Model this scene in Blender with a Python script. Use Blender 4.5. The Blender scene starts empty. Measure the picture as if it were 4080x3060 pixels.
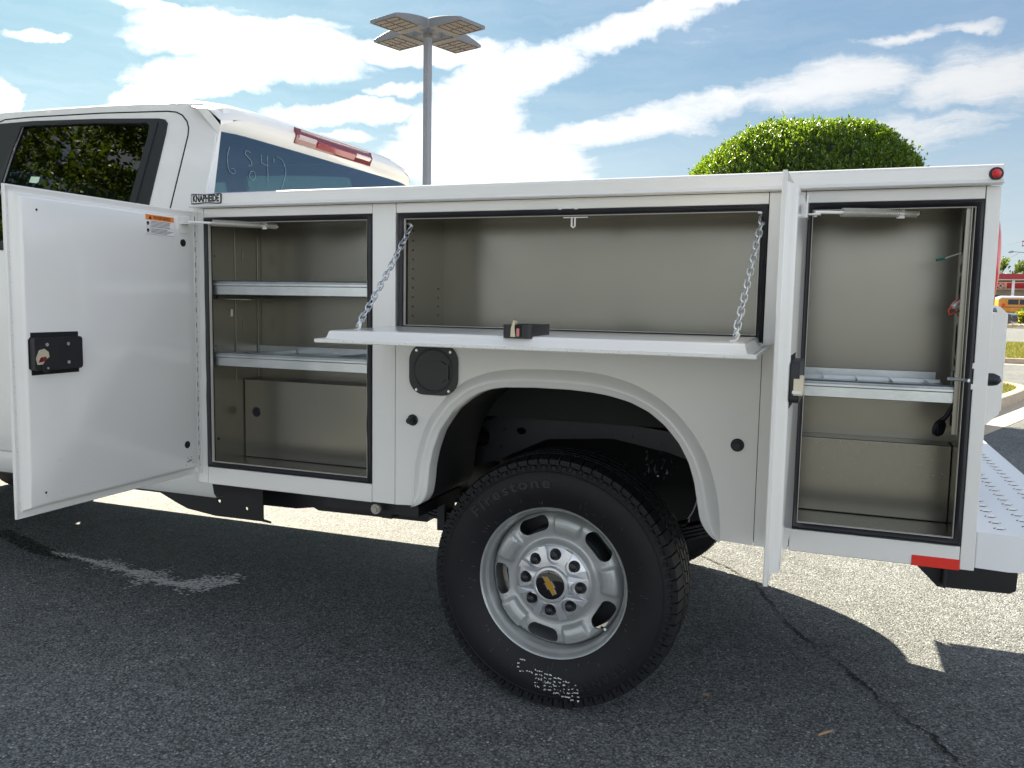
import bpy, bmesh, math, random
import numpy as np
from math import sin, cos, pi, radians, sqrt, hypot
from mathutils import Vector, Matrix
from mathutils.geometry import tessellate_polygon

S = bpy.context.scene
COL = S.collection
random.seed(7)
rng = np.random.default_rng(7)

# ------------------------------------------------------------------ camera, world, sun, exposure
YAW, PITCH, ROLL = radians(20.69), radians(5.60), radians(1.01)
d = Vector((-sin(YAW)*cos(PITCH), cos(YAW)*cos(PITCH), -sin(PITCH)))
r0 = Vector((cos(YAW), sin(YAW), 0)); u0 = r0.cross(d)
rr = r0*cos(ROLL) + u0*sin(ROLL); uu = u0*cos(ROLL) - r0*sin(ROLL)
cd = bpy.data.cameras.new('camera'); cam = bpy.data.objects.new('camera', cd); COL.objects.link(cam)
M = Matrix((rr, uu, -d)).transposed().to_4x4(); M.translation = Vector((2.10613, -2.37689, 1.30425))
cam.matrix_world = M
cd.sensor_width = 36; cd.lens = 36*3313.37/4080; cd.clip_start = .05; cd.clip_end = 3000
S.camera = cam

SUN_DIR = Vector((-1.18, 1.15, 1.0)).normalized()      # towards the sun
SUN_EL = math.asin(SUN_DIR.z); SUN_AZ = math.atan2(SUN_DIR.x, SUN_DIR.y)
sd = bpy.data.lights.new('sun', 'SUN'); sd.energy = 2.0; sd.angle = radians(.55); sd.color = (1, .89, .70)
sun = bpy.data.objects.new('sun', sd); COL.objects.link(sun); sun.location = (-20, 20, 20)
sun.rotation_euler = (-SUN_DIR).to_track_quat('-Z', 'Y').to_euler()
S.view_settings.view_transform = 'Standard'; S.view_settings.look = 'None'
S.view_settings.exposure = 3.5; S.view_settings.gamma = 1; S.view_settings.use_curve_mapping = False
SKY_STRENGTH = .055

W = bpy.data.worlds.new('World'); S.world = W; W.use_nodes = True
nt = W.node_tree; N = nt.nodes; Lk = nt.links
for n in list(N): N.remove(n)
def wn(t, **k):
    n = N.new(t)
    for a, b in k.items(): setattr(n, a, b)
    return n
def wmath(op, a, b=None, c=None):
    n = wn('ShaderNodeMath', operation=op)
    for i, v in enumerate((a, b, c)):
        if v is None: continue
        if isinstance(v, (int, float)): n.inputs[i].default_value = v
        else: Lk.new(v, n.inputs[i])
    return n.outputs[0]
sky = wn('ShaderNodeTexSky', sky_type='NISHITA'); sky.sun_disc = False
sky.sun_elevation = SUN_EL; sky.sun_rotation = SUN_AZ; sky.air_density = 1.0; sky.dust_density = .6; sky.ozone_density = 2.0
tc = wn('ShaderNodeTexCoord'); sp = wn('ShaderNodeSeparateXYZ'); Lk.new(tc.outputs['Generated'], sp.inputs[0])
az = wmath('MULTIPLY', wmath('ARCTAN2', sp.outputs[0], sp.outputs[1]), 57.29578)
el = wmath('MULTIPLY', wmath('ARCSINE', sp.outputs[2]), 57.29578)
cb = wn('ShaderNodeCombineXYZ'); Lk.new(az, cb.inputs[0]); Lk.new(el, cb.inputs[1])
nzw = wn('ShaderNodeTexNoise'); nzw.inputs['Scale'].default_value = .28; nzw.inputs['Detail'].default_value = 5; nzw.inputs['Roughness'].default_value = .6
Lk.new(cb.outputs[0], nzw.inputs['Vector'])
vs = wn('ShaderNodeVectorMath', operation='SUBTRACT'); Lk.new(nzw.outputs['Color'], vs.inputs[0]); vs.inputs[1].default_value = (.5, .5, .5)
vm = wn('ShaderNodeVectorMath', operation='MULTIPLY'); Lk.new(vs.outputs[0], vm.inputs[0]); vm.inputs[1].default_value = (5.0, 2.2, 0)
va = wn('ShaderNodeVectorMath', operation='ADD'); Lk.new(cb.outputs[0], va.inputs[0]); Lk.new(vm.outputs[0], va.inputs[1])
# one soft ellipse in (azimuth, elevation) for every cloud of the photograph: az, el, half length, half height, tilt, weight
CL = [(-37.4,15.6,9.0,2.3,-3,1),(-40.5,13.4,5.2,1.7,5,1),(-39.6,17.1,8.5,.55,1,.8),(-50.0,14.5,1.8,.5,9,.9),(-52.3,10.9,1.4,1.9,8,.9),
 (-26.2,16.0,6.8,1.1,2,.9),(-32.2,12.0,7,1.0,7,.9),(-24.3,12.2,5.6,3.1,20,.95),(-20.3,15.1,6.4,1.8,18,.9),(-13.6,17.3,7.2,1.2,14,.85),
 (-9.8,18.7,5,.8,10,.8),(-22.7,9.4,9.5,2.6,1,1),(-13.4,11.5,8,1.2,4,.8),(-8.4,12.8,8,1.3,9,.75),(-.5,13.6,8,1.9,3,.7),
 (7.5,13.2,6.5,2.2,-1,.7),(3.7,10.7,8,2.0,1,.5),(3.3,16.1,3.8,.5,2,.55),(7.3,16.2,2.1,.5,1,.6),(-28.6,13.7,2.2,.5,12,.6),
 (-33.4,10.2,4,.6,12,.7),(-16.8,8.5,3.2,.6,0,.6),(-28,9.7,3,1,2,.7),(-43.8,11.9,3.5,1.1,15,.9),(-12,7,9,1.5,2,.45)]
acc = None
for (a, e, l, h, t, wgt) in CL:
    mp = wn('ShaderNodeMapping', vector_type='TEXTURE'); mp.inputs['Location'].default_value = (a, e, 0)
    mp.inputs['Rotation'].default_value = (0, 0, radians(t)); mp.inputs['Scale'].default_value = (l, h, 1)
    Lk.new(va.outputs[0], mp.inputs[0])
    ln = wn('ShaderNodeVectorMath', operation='DOT_PRODUCT'); Lk.new(mp.outputs[0], ln.inputs[0]); Lk.new(mp.outputs[0], ln.inputs[1])
    w_ = wmath('MULTIPLY', wmath('MAXIMUM', wmath('SUBTRACT', 1.0, ln.outputs['Value']), 0.0), wgt)
    acc = w_ if acc is None else wmath('MAXIMUM', acc, w_)
# fine structure and heavier cloud added over the unseen sky to fill the shade
vp = wn('ShaderNodeVectorMath', operation='MULTIPLY'); Lk.new(tc.outputs['Generated'], vp.inputs[0]); vp.inputs[1].default_value = (1, 1, 3.2)
nf = wn('ShaderNodeTexNoise'); nf.inputs['Scale'].default_value = 9; nf.inputs['Detail'].default_value = 9; nf.inputs['Roughness'].default_value = .62; nf.inputs['Distortion'].default_value = .3
Lk.new(vp.outputs[0], nf.inputs['Vector'])
ng = wn('ShaderNodeTexNoise'); ng.inputs['Scale'].default_value = 2.1; ng.inputs['Detail'].default_value = 6; ng.inputs['Roughness'].default_value = .6
Lk.new(vp.outputs[0], ng.inputs['Vector'])
fill_cloud = wmath('MULTIPLY', wmath('SUBTRACT', ng.outputs['Fac'], .36), 2.2)
inview = wn('ShaderNodeMapRange', interpolation_type='SMOOTHSTEP'); Lk.new(el, inview.inputs['Value'])
inview.inputs['From Min'].default_value = 19; inview.inputs['From Max'].default_value = 30
azm = wn('ShaderNodeMapRange', interpolation_type='SMOOTHSTEP'); Lk.new(wmath('ABSOLUTE', wmath('ADD', az, 20)), azm.inputs['Value'])
azm.inputs['From Min'].default_value = 34; azm.inputs['From Max'].default_value = 50
outside = wmath('MAXIMUM', inview.outputs[0], azm.outputs[0])
field = wmath('MAXIMUM', acc, wmath('MULTIPLY', fill_cloud, outside))
# wind-drawn streaks, rising to the right
ms = wn('ShaderNodeMapping'); ms.inputs['Rotation'].default_value = (0, 0, radians(-13)); ms.inputs['Scale'].default_value = (.10, .85, 1)
Lk.new(va.outputs[0], ms.inputs[0])
ns = wn('ShaderNodeTexNoise'); ns.inputs['Scale'].default_value = 1.0; ns.inputs['Detail'].default_value = 8; ns.inputs['Roughness'].default_value = .66; ns.inputs['Distortion'].default_value = .25
Lk.new(ms.outputs[0], ns.inputs['Vector'])
fine = wmath('ADD', wmath('MULTIPLY', wmath('SUBTRACT', nf.outputs['Fac'], .5), .80), wmath('MULTIPLY', wmath('SUBTRACT', ns.outputs['Fac'], .5), .85))
dens = wmath('ADD', field, fine)
mr = wn('ShaderNodeMapRange', interpolation_type='SMOOTHERSTEP'); Lk.new(dens, mr.inputs['Value'])
mr.inputs['From Min'].default_value = .0; mr.inputs['From Max'].default_value = .80
# clouds are brighter close to the sun
dt = wn('ShaderNodeVectorMath', operation='DOT_PRODUCT'); Lk.new(tc.outputs['Generated'], dt.inputs[0]); dt.inputs[1].default_value = tuple(SUN_DIR)
glow = wmath('POWER', wmath('MAXIMUM', dt.outputs['Value'], 0.0), 5.0)
# extra brightness added to unseen clouds opposite the sun, filling the shade
front = wmath('MULTIPLY', wmath('MINIMUM', wmath('MAXIMUM', wmath('SUBTRACT', .35, dt.outputs['Value']), 0.0), .6), 5.5)
cbr = wmath('ADD', wmath('ADD', wmath('MULTIPLY', glow, 1.5), 1.35), front)
cc = wn('ShaderNodeMix', data_type='RGBA', blend_type='MULTIPLY'); cc.inputs[0].default_value = 1
cc.inputs[6].default_value = (.97, .985, 1.0, 1)
cg = wn('ShaderNodeCombineXYZ'); [Lk.new(cbr, cg.inputs[i]) for i in range(3)]
Lk.new(cg.outputs[0], cc.inputs[7])
# thin veil low in the sky
lowv = wn('ShaderNodeMapRange', interpolation_type='SMOOTHSTEP'); Lk.new(el, lowv.inputs['Value'])
lowv.inputs['From Min'].default_value = 16; lowv.inputs['From Max'].default_value = 1; lowv.inputs['To Min'].default_value = .04; lowv.inputs['To Max'].default_value = .52
veil = wmath('MAXIMUM', wmath('MULTIPLY', mr.outputs[0], .95), wmath('ADD', lowv.outputs[0], wmath('MULTIPLY', wmath('SUBTRACT', ns.outputs['Fac'], .42), .30)))
mx = wn('ShaderNodeMix', data_type='RGBA'); mx.clamp_factor = True; Lk.new(veil, mx.inputs[0])
# the glare round the sun is held back, as the photograph's own tone curve does
sk = wn('ShaderNodeSeparateColor'); Lk.new(sky.outputs[0], sk.inputs[0]); ck = wn('ShaderNodeCombineColor')
for i, (kk, rf, pw) in enumerate(((.447, 2.55, .33), (.72, 3.85, .47), (1.06, 5.81, .36))): Lk.new(wmath('MULTIPLY', wmath('POWER', wmath('DIVIDE', sk.outputs[i], rf), pw), kk), ck.inputs[i])
Lk.new(ck.outputs[0], mx.inputs[6]); Lk.new(cc.outputs[2], mx.inputs[7])
bg = wn('ShaderNodeBackground'); bg.inputs['Strength'].default_value = SKY_STRENGTH; Lk.new(mx.outputs[2], bg.inputs[0])
wo = wn('ShaderNodeOutputWorld'); Lk.new(bg.outputs[0], wo.inputs[0])
W.cycles.sampling_method = 'MANUAL'; W.cycles.sample_map_resolution = 512
S.cycles.use_denoising = True; S.cycles.max_bounces = 8; S.cycles.transparent_max_bounces = 12

# ------------------------------------------------------------------ materials
def mat(name, col, rough=.5, metal=0, coat=0, coat_rough=.03, spec=.5, noise=0, nscale=20, bump=0, bscale=200, col2=None, trans=0, bdist=.002):
    m = bpy.data.materials.new(name); m.use_nodes = True
    t = m.node_tree; b = t.nodes['Principled BSDF']
    b.inputs['Base Color'].default_value = (*col, 1); b.inputs['Roughness'].default_value = rough; b.inputs['Metallic'].default_value = metal
    b.inputs['Coat Weight'].default_value = coat; b.inputs['Coat Roughness'].default_value = coat_rough; b.inputs['Specular IOR Level'].default_value = spec
    b.inputs['Transmission Weight'].default_value = trans
    o = t.nodes.new('ShaderNodeTexCoord')
    if noise or col2:
        n = t.nodes.new('ShaderNodeTexNoise'); n.inputs['Scale'].default_value = nscale; n.inputs['Detail'].default_value = 5
        t.links.new(o.outputs['Object'], n.inputs['Vector'])
        x = t.nodes.new('ShaderNodeMix'); x.data_type = 'RGBA'; t.links.new(n.outputs['Fac'], x.inputs[0])
        c2 = col2 or tuple(max(0, c*(1-noise)) for c in col); c1 = col if col2 else tuple(min(1, c*(1+noise)) for c in col)
        x.inputs[6].default_value = (*c1, 1); x.inputs[7].default_value = (*c2, 1); t.links.new(x.outputs[2], b.inputs['Base Color'])
    if bump:
        n = t.nodes.new('ShaderNodeTexNoise'); n.inputs['Scale'].default_value = bscale; n.inputs['Detail'].default_value = 3
        t.links.new(o.outputs['Object'], n.inputs['Vector'])
        bp = t.nodes.new('ShaderNodeBump'); bp.inputs['Strength'].default_value = bump; bp.inputs['Distance'].default_value = bdist
        t.links.new(n.outputs['Fac'], bp.inputs['Height']); t.links.new(bp.outputs[0], b.inputs['Normal'])
    return m
WHITE = mat('white_paint', (.83, .825, .80), .34, coat=.8, coat_rough=.09, col2=(.75, .735, .70), nscale=2.2, bump=.35, bscale=2.6, bdist=.010)
INNER = mat('shaded_compartment_paint', (.262, .252, .215), .25, metal=.72, noise=.09, nscale=4, bump=.03, bscale=260)  # exterior white paint darkened, compartment shade put into the colour
CABW = mat('cab_paint', (.82, .815, .795), .3, coat=1, coat_rough=.02)
RUB = mat('rubber', (.009, .010, .014), .5, bump=.3, bscale=60)
PLA = mat('black_plastic', (.014, .015, .018), .38, noise=.2, nscale=40, bump=.3, bscale=500)
DARK = mat('black_underbody', (.011, .011, .015), .45, noise=.4, nscale=15)
LINER = mat('black_liner', (.006, .006, .007), .75)
CUT = mat('panel_gap', (.01, .01, .01), .8)
GALV = mat('galvanised_steel', (.58, .61, .62), .33, metal=.95, noise=.22, nscale=14, bump=.2, bscale=80)
ZINC = mat('zinc_chain', (.72, .76, .80), .28, metal=.9)
CHROME = mat('chrome', (.85, .85, .86), .08, metal=1)
HUBC = mat('hub_cap_silver', (.74, .75, .77), .33, metal=.7, noise=.05)
SILV = mat('wheel_silver', (.46, .475, .47), .38, metal=.45, coat=.3, noise=.05, nscale=15)
TYRE = mat('tyre_rubber', (.0088, .0092, .0115), .6, spec=.36, noise=.35, nscale=12, bump=.25, bscale=150)
TYREL = mat('tyre_lettering', (.015, .015, .017), .45)
SMARK = mat('white_stencil', (.75, .75, .72), .7)
REDR = mat('red_reflector', (.75, .025, .015), .25, noise=.15, nscale=300)
REDL = mat('red_lens', (.62, .006, .008), .12, coat=.5)
REDD = mat('dark_red_lens', (.16, .006, .012), .08, coat=1)
REDC = mat('brake_red_lens', (.28, .006, .010), .15, coat=.6)
CLRL = mat('clear_lens', (.62, .52, .52), .1, coat=1)
ORNG = mat('orange_print', (.85, .22, .02), .5)
PAPER = mat('white_label', (.80, .80, .78), .5)
INK = mat('black_ink', (.02, .02, .02), .5)
GOLD = mat('gold', (.60, .34, .05), .3, metal=.5)
GRAYP = mat('grey_steel_pole', (.28, .30, .34), .45, metal=.2, noise=.1, nscale=4)
LAMPG = mat('lamp_housing', (.20, .215, .24), .5, noise=.08, nscale=6)
LAMPL = mat('lamp_led_panel', (.075, .078, .082), .25, noise=.6, nscale=30)
CONC = mat('concrete', (.50, .43, .33), .85, noise=.18, nscale=8, bump=.4, bscale=60)
CONCD = mat('kerb_concrete', (.40, .33, .25), .85, noise=.3, nscale=7, bump=.4, bscale=50)
SOIL = mat('soil', (.12, .075, .045), .9, noise=.4, nscale=12)
BARK = mat('bark', (.09, .07, .05), .9, noise=.4, nscale=10)
BUSY = mat('bus_yellow', (.62, .26, .015), .35, coat=.4)
DGLASS = mat('dark_glass', (.012, .016, .025), .08, spec=.3)
CARB = mat('black_car_paint', (.02, .022, .03), .2, coat=1)
CARW = mat('white_car_paint', (.75, .76, .78), .25, coat=1)
REDB = mat('red_fascia', (.36, .02, .035), .45)
BEIGE = mat('beige_wall', (.62, .53, .42), .7, noise=.08, nscale=3)
SEAT = mat('seat_fabric', (.03, .03, .032), .8)
WIREW = mat('white_wire', (.7, .7, .68), .5); WIRER = mat('red_wire', (.65, .06, .02), .5); TEAL = mat('teal_sleeve', (.02, .22, .17), .5)
INNER2 = mat('painted_spring', (.52, .50, .44), .4)
BEIGEP = mat('latch_plate', (.62, .55, .40), .4, metal=.3)

def glass(name, tint, refl=1.0, rough=.0, gcol=(.95, 1, 1)):
    m = bpy.data.materials.new(name); m.use_nodes = True; t = m.node_tree
    for n in list(t.nodes): t.nodes.remove(n)
    tr = t.nodes.new('ShaderNodeBsdfTransparent'); tr.inputs[0].default_value = (*tint, 1)
    gl = t.nodes.new('ShaderNodeBsdfGlossy'); gl.inputs['Roughness'].default_value = rough; gl.inputs['Color'].default_value = (*gcol, 1)
    gn = t.nodes.new('ShaderNodeNewGeometry'); dp = t.nodes.new('ShaderNodeVectorMath'); dp.operation = 'DOT_PRODUCT'
    t.links.new(gn.outputs['Incoming'], dp.inputs[0]); t.links.new(gn.outputs['Normal'], dp.inputs[1])
    def mn(op, a, b):
        n = t.nodes.new('ShaderNodeMath'); n.operation = op
        for i, v in enumerate((a, b)):
            if isinstance(v, (int, float)): n.inputs[i].default_value = v
            elif v is not None: t.links.new(v, n.inputs[i])
        return n.outputs[0]
    sch = mn('MULTIPLY', mn('ADD', mn('MULTIPLY', mn('POWER', mn('SUBTRACT', 1.0, mn('ABSOLUTE', dp.outputs['Value'], None)), 5.0), .955), .045), refl)
    mu = t.nodes.new('ShaderNodeMath'); mu.operation = 'MULTIPLY'; mu.inputs[1].default_value = 1.0; mu.use_clamp = True
    t.links.new(sch, mu.inputs[0])
    mixs = t.nodes.new('ShaderNodeMixShader'); t.links.new(mu.outputs[0], mixs.inputs[0]); t.links.new(tr.outputs[0], mixs.inputs[1]); t.links.new(gl.outputs[0], mixs.inputs[2])
    o = t.nodes.new('ShaderNodeOutputMaterial'); t.links.new(mixs.outputs[0], o.inputs[0]); return m
GPRIV = glass('privacy_glass', (.05, .06, .06), 1.5)
GREAR = glass('rear_window_glass', (.30, .38, .37), 2.7, gcol=(.55, .74, 1))
GCLEAR = glass('clear_glass', (.70, .80, .74), 1)

def leafmat(name, c1, c2, rough=.42):
    m = bpy.data.materials.new(name); m.use_nodes = True; t = m.node_tree; b = t.nodes['Principled BSDF']
    g = t.nodes.new('ShaderNodeNewGeometry'); cr = t.nodes.new('ShaderNodeMix'); cr.data_type = 'RGBA'
    t.links.new(g.outputs['Random Per Island'], cr.inputs[0]); cr.inputs[6].default_value = (*c1, 1); cr.inputs[7].default_value = (*c2, 1)
    t.links.new(cr.outputs[2], b.inputs['Base Color']); b.inputs['Roughness'].default_value = rough
    tl = t.nodes.new('ShaderNodeBsdfTranslucent')
    hs = t.nodes.new('ShaderNodeMix'); hs.data_type = 'RGBA'; hs.blend_type = 'MULTIPLY'; hs.inputs[0].default_value = 1
    t.links.new(cr.outputs[2], hs.inputs[6]); hs.inputs[7].default_value = (2.6, 2.3, .7, 1); t.links.new(hs.outputs[2], tl.inputs[0])
    ms = t.nodes.new('ShaderNodeMixShader'); ms.inputs[0].default_value = .42
    t.links.new(b.outputs[0], ms.inputs[1]); t.links.new(tl.outputs[0], ms.inputs[2]); t.links.new(ms.outputs[0], t.nodes['Material Output'].inputs[0]); return m
LEAF = leafmat('holly_leaves', (.028, .085, .014), (.13, .20, .025), .30)
LEAFT = leafmat('oak_leaves', (.03, .07, .012), (.09, .13, .02))
LEAFH = leafmat('hedge_leaves', (.02, .07, .012), (.05, .12, .02))
LEAFY = leafmat('yellow_shrub_leaves', (.13, .16, .03), (.22, .23, .05))
GRASSM = leafmat('grass_blades', (.04, .085, .015), (.13, .115, .045), .6)
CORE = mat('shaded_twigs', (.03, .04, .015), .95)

def asphalt():
    m = bpy.data.materials.new('asphalt'); m.use_nodes = True; t = m.node_tree; b = t.nodes['Principled BSDF']; L = t.links
    o = t.nodes.new('ShaderNodeTexCoord')
    def nz(s, det=4, r=.6):
        n = t.nodes.new('ShaderNodeTexNoise'); n.inputs['Scale'].default_value = s; n.inputs['Detail'].default_value = det; n.inputs['Roughness'].default_value = r
        L.new(o.outputs['Object'], n.inputs['Vector']); return n.outputs['Fac']
    def vor(s, w=None):
        n = t.nodes.new('ShaderNodeTexVoronoi'); n.inputs['Scale'].default_value = s
        if w: L.new(w, n.inputs['Vector'])
        else: L.new(o.outputs['Object'], n.inputs['Vector'])
        return n
    def ramp(fac, a, b_, ca, cb_, smooth=False):
        n = t.nodes.new('ShaderNodeMapRange'); L.new(fac, n.inputs[0]); n.inputs[1].default_value = a; n.inputs[2].default_value = b_; n.inputs[3].default_value = ca; n.inputs[4].default_value = cb_
        return n.outputs[0]
    def mathn(op, a, b_):
        n = t.nodes.new('ShaderNodeMath'); n.operation = op
        for i, v in enumerate((a, b_)):
            if isinstance(v, (int, float)): n.inputs[i].default_value = v
            else: L.new(v, n.inputs[i])
        return n.outputs[0]
    v1 = vor(150); v2 = vor(85)
    s1 = t.nodes.new('ShaderNodeSeparateColor'); L.new(v1.outputs['Color'], s1.inputs[0])
    s2 = t.nodes.new('ShaderNodeSeparateColor'); L.new(v2.outputs['Color'], s2.inputs[0])
    grain = ramp(s1.outputs[0], 0, 1, .3, 1.75)
    edge = ramp(v1.outputs['Distance'], .25, .6, 1.0, .55)
    chips = mathn('MULTIPLY', mathn('GREATER_THAN', s2.outputs[0], .93), mathn('LESS_THAN', v2.outputs['Distance'], .34))
    v3 = vor(48); s3c = t.nodes.new('ShaderNodeSeparateColor'); L.new(v3.outputs['Color'], s3c.inputs[0])
    stones = mathn('MULTIPLY', mathn('GREATER_THAN', s3c.outputs[1], .93), mathn('LESS_THAN', v3.outputs['Distance'], mathn('MULTIPLY', s3c.outputs[2], .30)))
    big = ramp(nz(.8, 5), .3, .7, .84, 1.16)
    mid = mathn('MULTIPLY', ramp(nz(9, 5, .7), .3, .7, .82, 1.18), ramp(nz(2.6, 3, .5), .60, .72, 1.0, .74))
    val = mathn('MULTIPLY', mathn('MULTIPLY', mathn('MULTIPLY', grain, edge), big), mid)
    val = mathn('ADD', mathn('MULTIPLY', val, .20), mathn('ADD', mathn('MULTIPLY', chips, .30), mathn('MULTIPLY', stones, .18)))
    cm = t.nodes.new('ShaderNodeCombineColor')
    L.new(mathn('MULTIPLY', val, .93), cm.inputs[0]); L.new(val, cm.inputs[1]); L.new(mathn('MULTIPLY', val, 1.0), cm.inputs[2])
    L.new(cm.outputs[0], b.inputs['Base Color']); b.inputs['Roughness'].default_value = .82; b.inputs['Specular IOR Level'].default_value = .45
    bp = t.nodes.new('ShaderNodeBump'); bp.inputs['Strength'].default_value = 1.0; bp.inputs['Distance'].default_value = .0045
    L.new(mathn('ADD', mathn('MULTIPLY', v1.outputs['Distance'], -.9), mathn('MULTIPLY', nz(420, 2), .5)), bp.inputs['Height']); L.new(bp.outputs[0], b.inputs['Normal'])
    return m
ASPH = asphalt()

# ------------------------------------------------------------------ mesh helpers
class MB:
    def __init__(s): s.v = []; s.f = []; s.m = []
    def add(s, vs, fs, m=0):
        o = len(s.v); s.v += [tuple(p) for p in vs]; s.f += [[i+o for i in q] for q in fs]; s.m += [m]*len(fs); return s
    def box(s, x0, x1, y0, y1, z0, z1, m=0):
        return s.add([(x, y, z) for x in (x0, x1) for y in (y0, y1) for z in (z0, z1)],
                     [(0,1,3,2),(4,6,7,5),(0,4,5,1),(2,3,7,6),(0,2,6,4),(1,5,7,3)], m)
    def loft(s, loops, close=True, cap0=False, cap1=False, m=0):
        n = len(loops[0]); vs = [p for l in loops for p in l]; fs = []
        for i in range(len(loops)-1):
            for j in range(n if close else n-1):
                a = i*n+j; b = i*n+(j+1) % n; fs.append((a, b, b+n, a+n))
        if cap0: fs.append(tuple(range(n))[::-1])
        if cap1: fs.append(tuple(range((len(loops)-1)*n, len(loops)*n)))
        return s.add(vs, fs, m)
    def tube(s, path, r, n=8, caps=True, m=0, closed=False):
        P = [Vector(p) for p in path]; L = []; up = None
        k = len(P)
        for i, p in enumerate(P):
            if closed: t = (P[(i+1) % k]-P[i-1]).normalized()
            else: t = ((P[min(i+1, k-1)]-P[max(i-1, 0)])).normalized()
            if up is None:
                up = Vector((0, 0, 1)) if abs(t.z) < .9 else Vector((1, 0, 0))
            a = t.cross(up).normalized(); b = a.cross(t); up = b
            ri = r[i] if isinstance(r, (list, tuple)) else r
            L.append([p+a*cos(2*pi*j/n)*ri+b*sin(2*pi*j/n)*ri for j in range(n)])
        if closed: L.append(L[0])
        return s.loft(L, True, caps and not closed, caps and not closed, m)
    def cyl(s, p0, p1, r, n=20, m=0, r1=None): return s.tube([p0, p1], [r, r if r1 is None else r1], n, True, m)
    def poly(s, outer, holes, fn, m=0, flip=False):
        """planar region given in 2-D, put in space by fn(a,b)"""
        def wind(l, ccw):
            l = list(l); ar = sum(l[i][0]*l[(i+1) % len(l)][1]-l[(i+1) % len(l)][0]*l[i][1] for i in range(len(l)))
            return l if (ar > 0) == ccw else l[::-1]
        loops = [[Vector((a, b, 0)) for a, b in wind(outer, True)]]+[[Vector((a, b, 0)) for a, b in wind(h, False)] for h in holes]
        flat = [p for l in loops for p in l]
        tr = tessellate_polygon(loops)
        return s.add([fn(p.x, p.y) for p in flat], [t if not flip else t[::-1] for t in tr], m)
    def plate(s, outer, holes, f0, f1, m=0):
        """solid plate between two placements of the same outline"""
        s.poly(outer, holes, f0, m); s.poly(outer, holes, f1, m, True)
        for l in [outer]+list(holes):
            n = len(l); s.add([f0(a, b) for a, b in l]+[f1(a, b) for a, b in l], [(i, (i+1) % n, n+(i+1) % n, n+i) for i in range(n)], m)
        return s
    def lathe(s, prof, c=(0, 0, 0), n=64, m=0, closed=False):
        """profile (radius, y) turned round the y axis through c"""
        L = [[(c[0]+r*cos(2*pi*j/n), c[1]+y, c[2]+r*sin(2*pi*j/n)) for j in range(n)] for r, y in prof]
        if closed: L.append(L[0])
        return s.loft(L, True, False, False, m)
    def build(s, name, mats, parent=None, smooth=32, bevel=0, seg=2, loc=None, merge=False):
        me = bpy.data.meshes.new(name); me.from_pydata(s.v, [], s.f)
        mats = mats if isinstance(mats, (list, tuple)) else [mats]
        for q in mats: me.materials.append(q)
        if len(mats) > 1: me.polygons.foreach_set('material_index', s.m)
        bm = bmesh.new(); bm.from_mesh(me)
        if merge: bmesh.ops.remove_doubles(bm, verts=bm.verts, dist=1e-5)
        bmesh.ops.recalc_face_normals(bm, faces=bm.faces); bm.to_mesh(me); bm.free()
        if smooth:
            me.polygons.foreach_set('use_smooth', [True]*len(me.polygons)); me.set_sharp_from_angle(angle=radians(smooth))
        o = bpy.data.objects.new(name, me); COL.objects.link(o)
        if parent: o.parent = parent
        if loc: o.location = loc
        if bevel:
            b = o.modifiers.new('bevel', 'BEVEL'); b.width = bevel; b.segments = seg; b.limit_method = 'ANGLE'; b.angle_limit = radians(40); b.harden_normals = True
        return o
def empty(name, label=None, cat=None, loc=(0, 0, 0), parent=None, group=None, rz=0):
    o = bpy.data.objects.new(name, None); COL.objects.link(o); o.location = loc; o.rotation_euler = (0, 0, rz); o.empty_display_size = .1
    if parent: o.parent = parent
    if label: o['label'] = label
    if cat: o['category'] = cat
    if group: o['group'] = group
    return o
def tag(o, label, cat, group=None):
    o['label'] = label; o['category'] = cat
    if group: o['group'] = group
    return o
def kind(o, k): o['kind'] = k; return o
def rrect(w, h, r, n=5):
    """rounded rectangle outline centred on 0"""
    P = []
    for cx, cy, a0 in ((w/2-r, h/2-r, 0), (-w/2+r, h/2-r, 90), (-w/2+r, -h/2+r, 180), (w/2-r, -h/2+r, 270)):
        for i in range(n+1):
            a = radians(a0+90*i/n); P.append((cx+r*cos(a), cy+r*sin(a)))
    return P
def resample(pts, n):
    P = [Vector(p) for p in pts]; L = [0]
    for i in range(1, len(P)): L.append(L[-1]+(P[i]-P[i-1]).length)
    out = []
    for k in range(n):
        t = L[-1]*k/(n-1); i = 1
        while i < len(P)-1 and L[i] < t: i += 1
        f = (t-L[i-1])/max(1e-9, L[i]-L[i-1]); out.append(tuple(P[i-1].lerp(P[i], f)))
    return out
def smoothpts(P, it=2):
    for _ in range(it): P = [P[0]]+[tuple((Vector(P[i-1])+Vector(P[i])*2+Vector(P[i+1]))/4) for i in range(1, len(P)-1)]+[P[-1]]
    return P
def chaikin(P, it=2):
    for _ in range(it):
        Q = []
        for i in range(len(P)):
            a = Vector(P[i]); b = Vector(P[(i+1) % len(P)]); Q += [tuple(a*.75+b*.25), tuple(a*.25+b*.75)]
        P = Q
    return P
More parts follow.
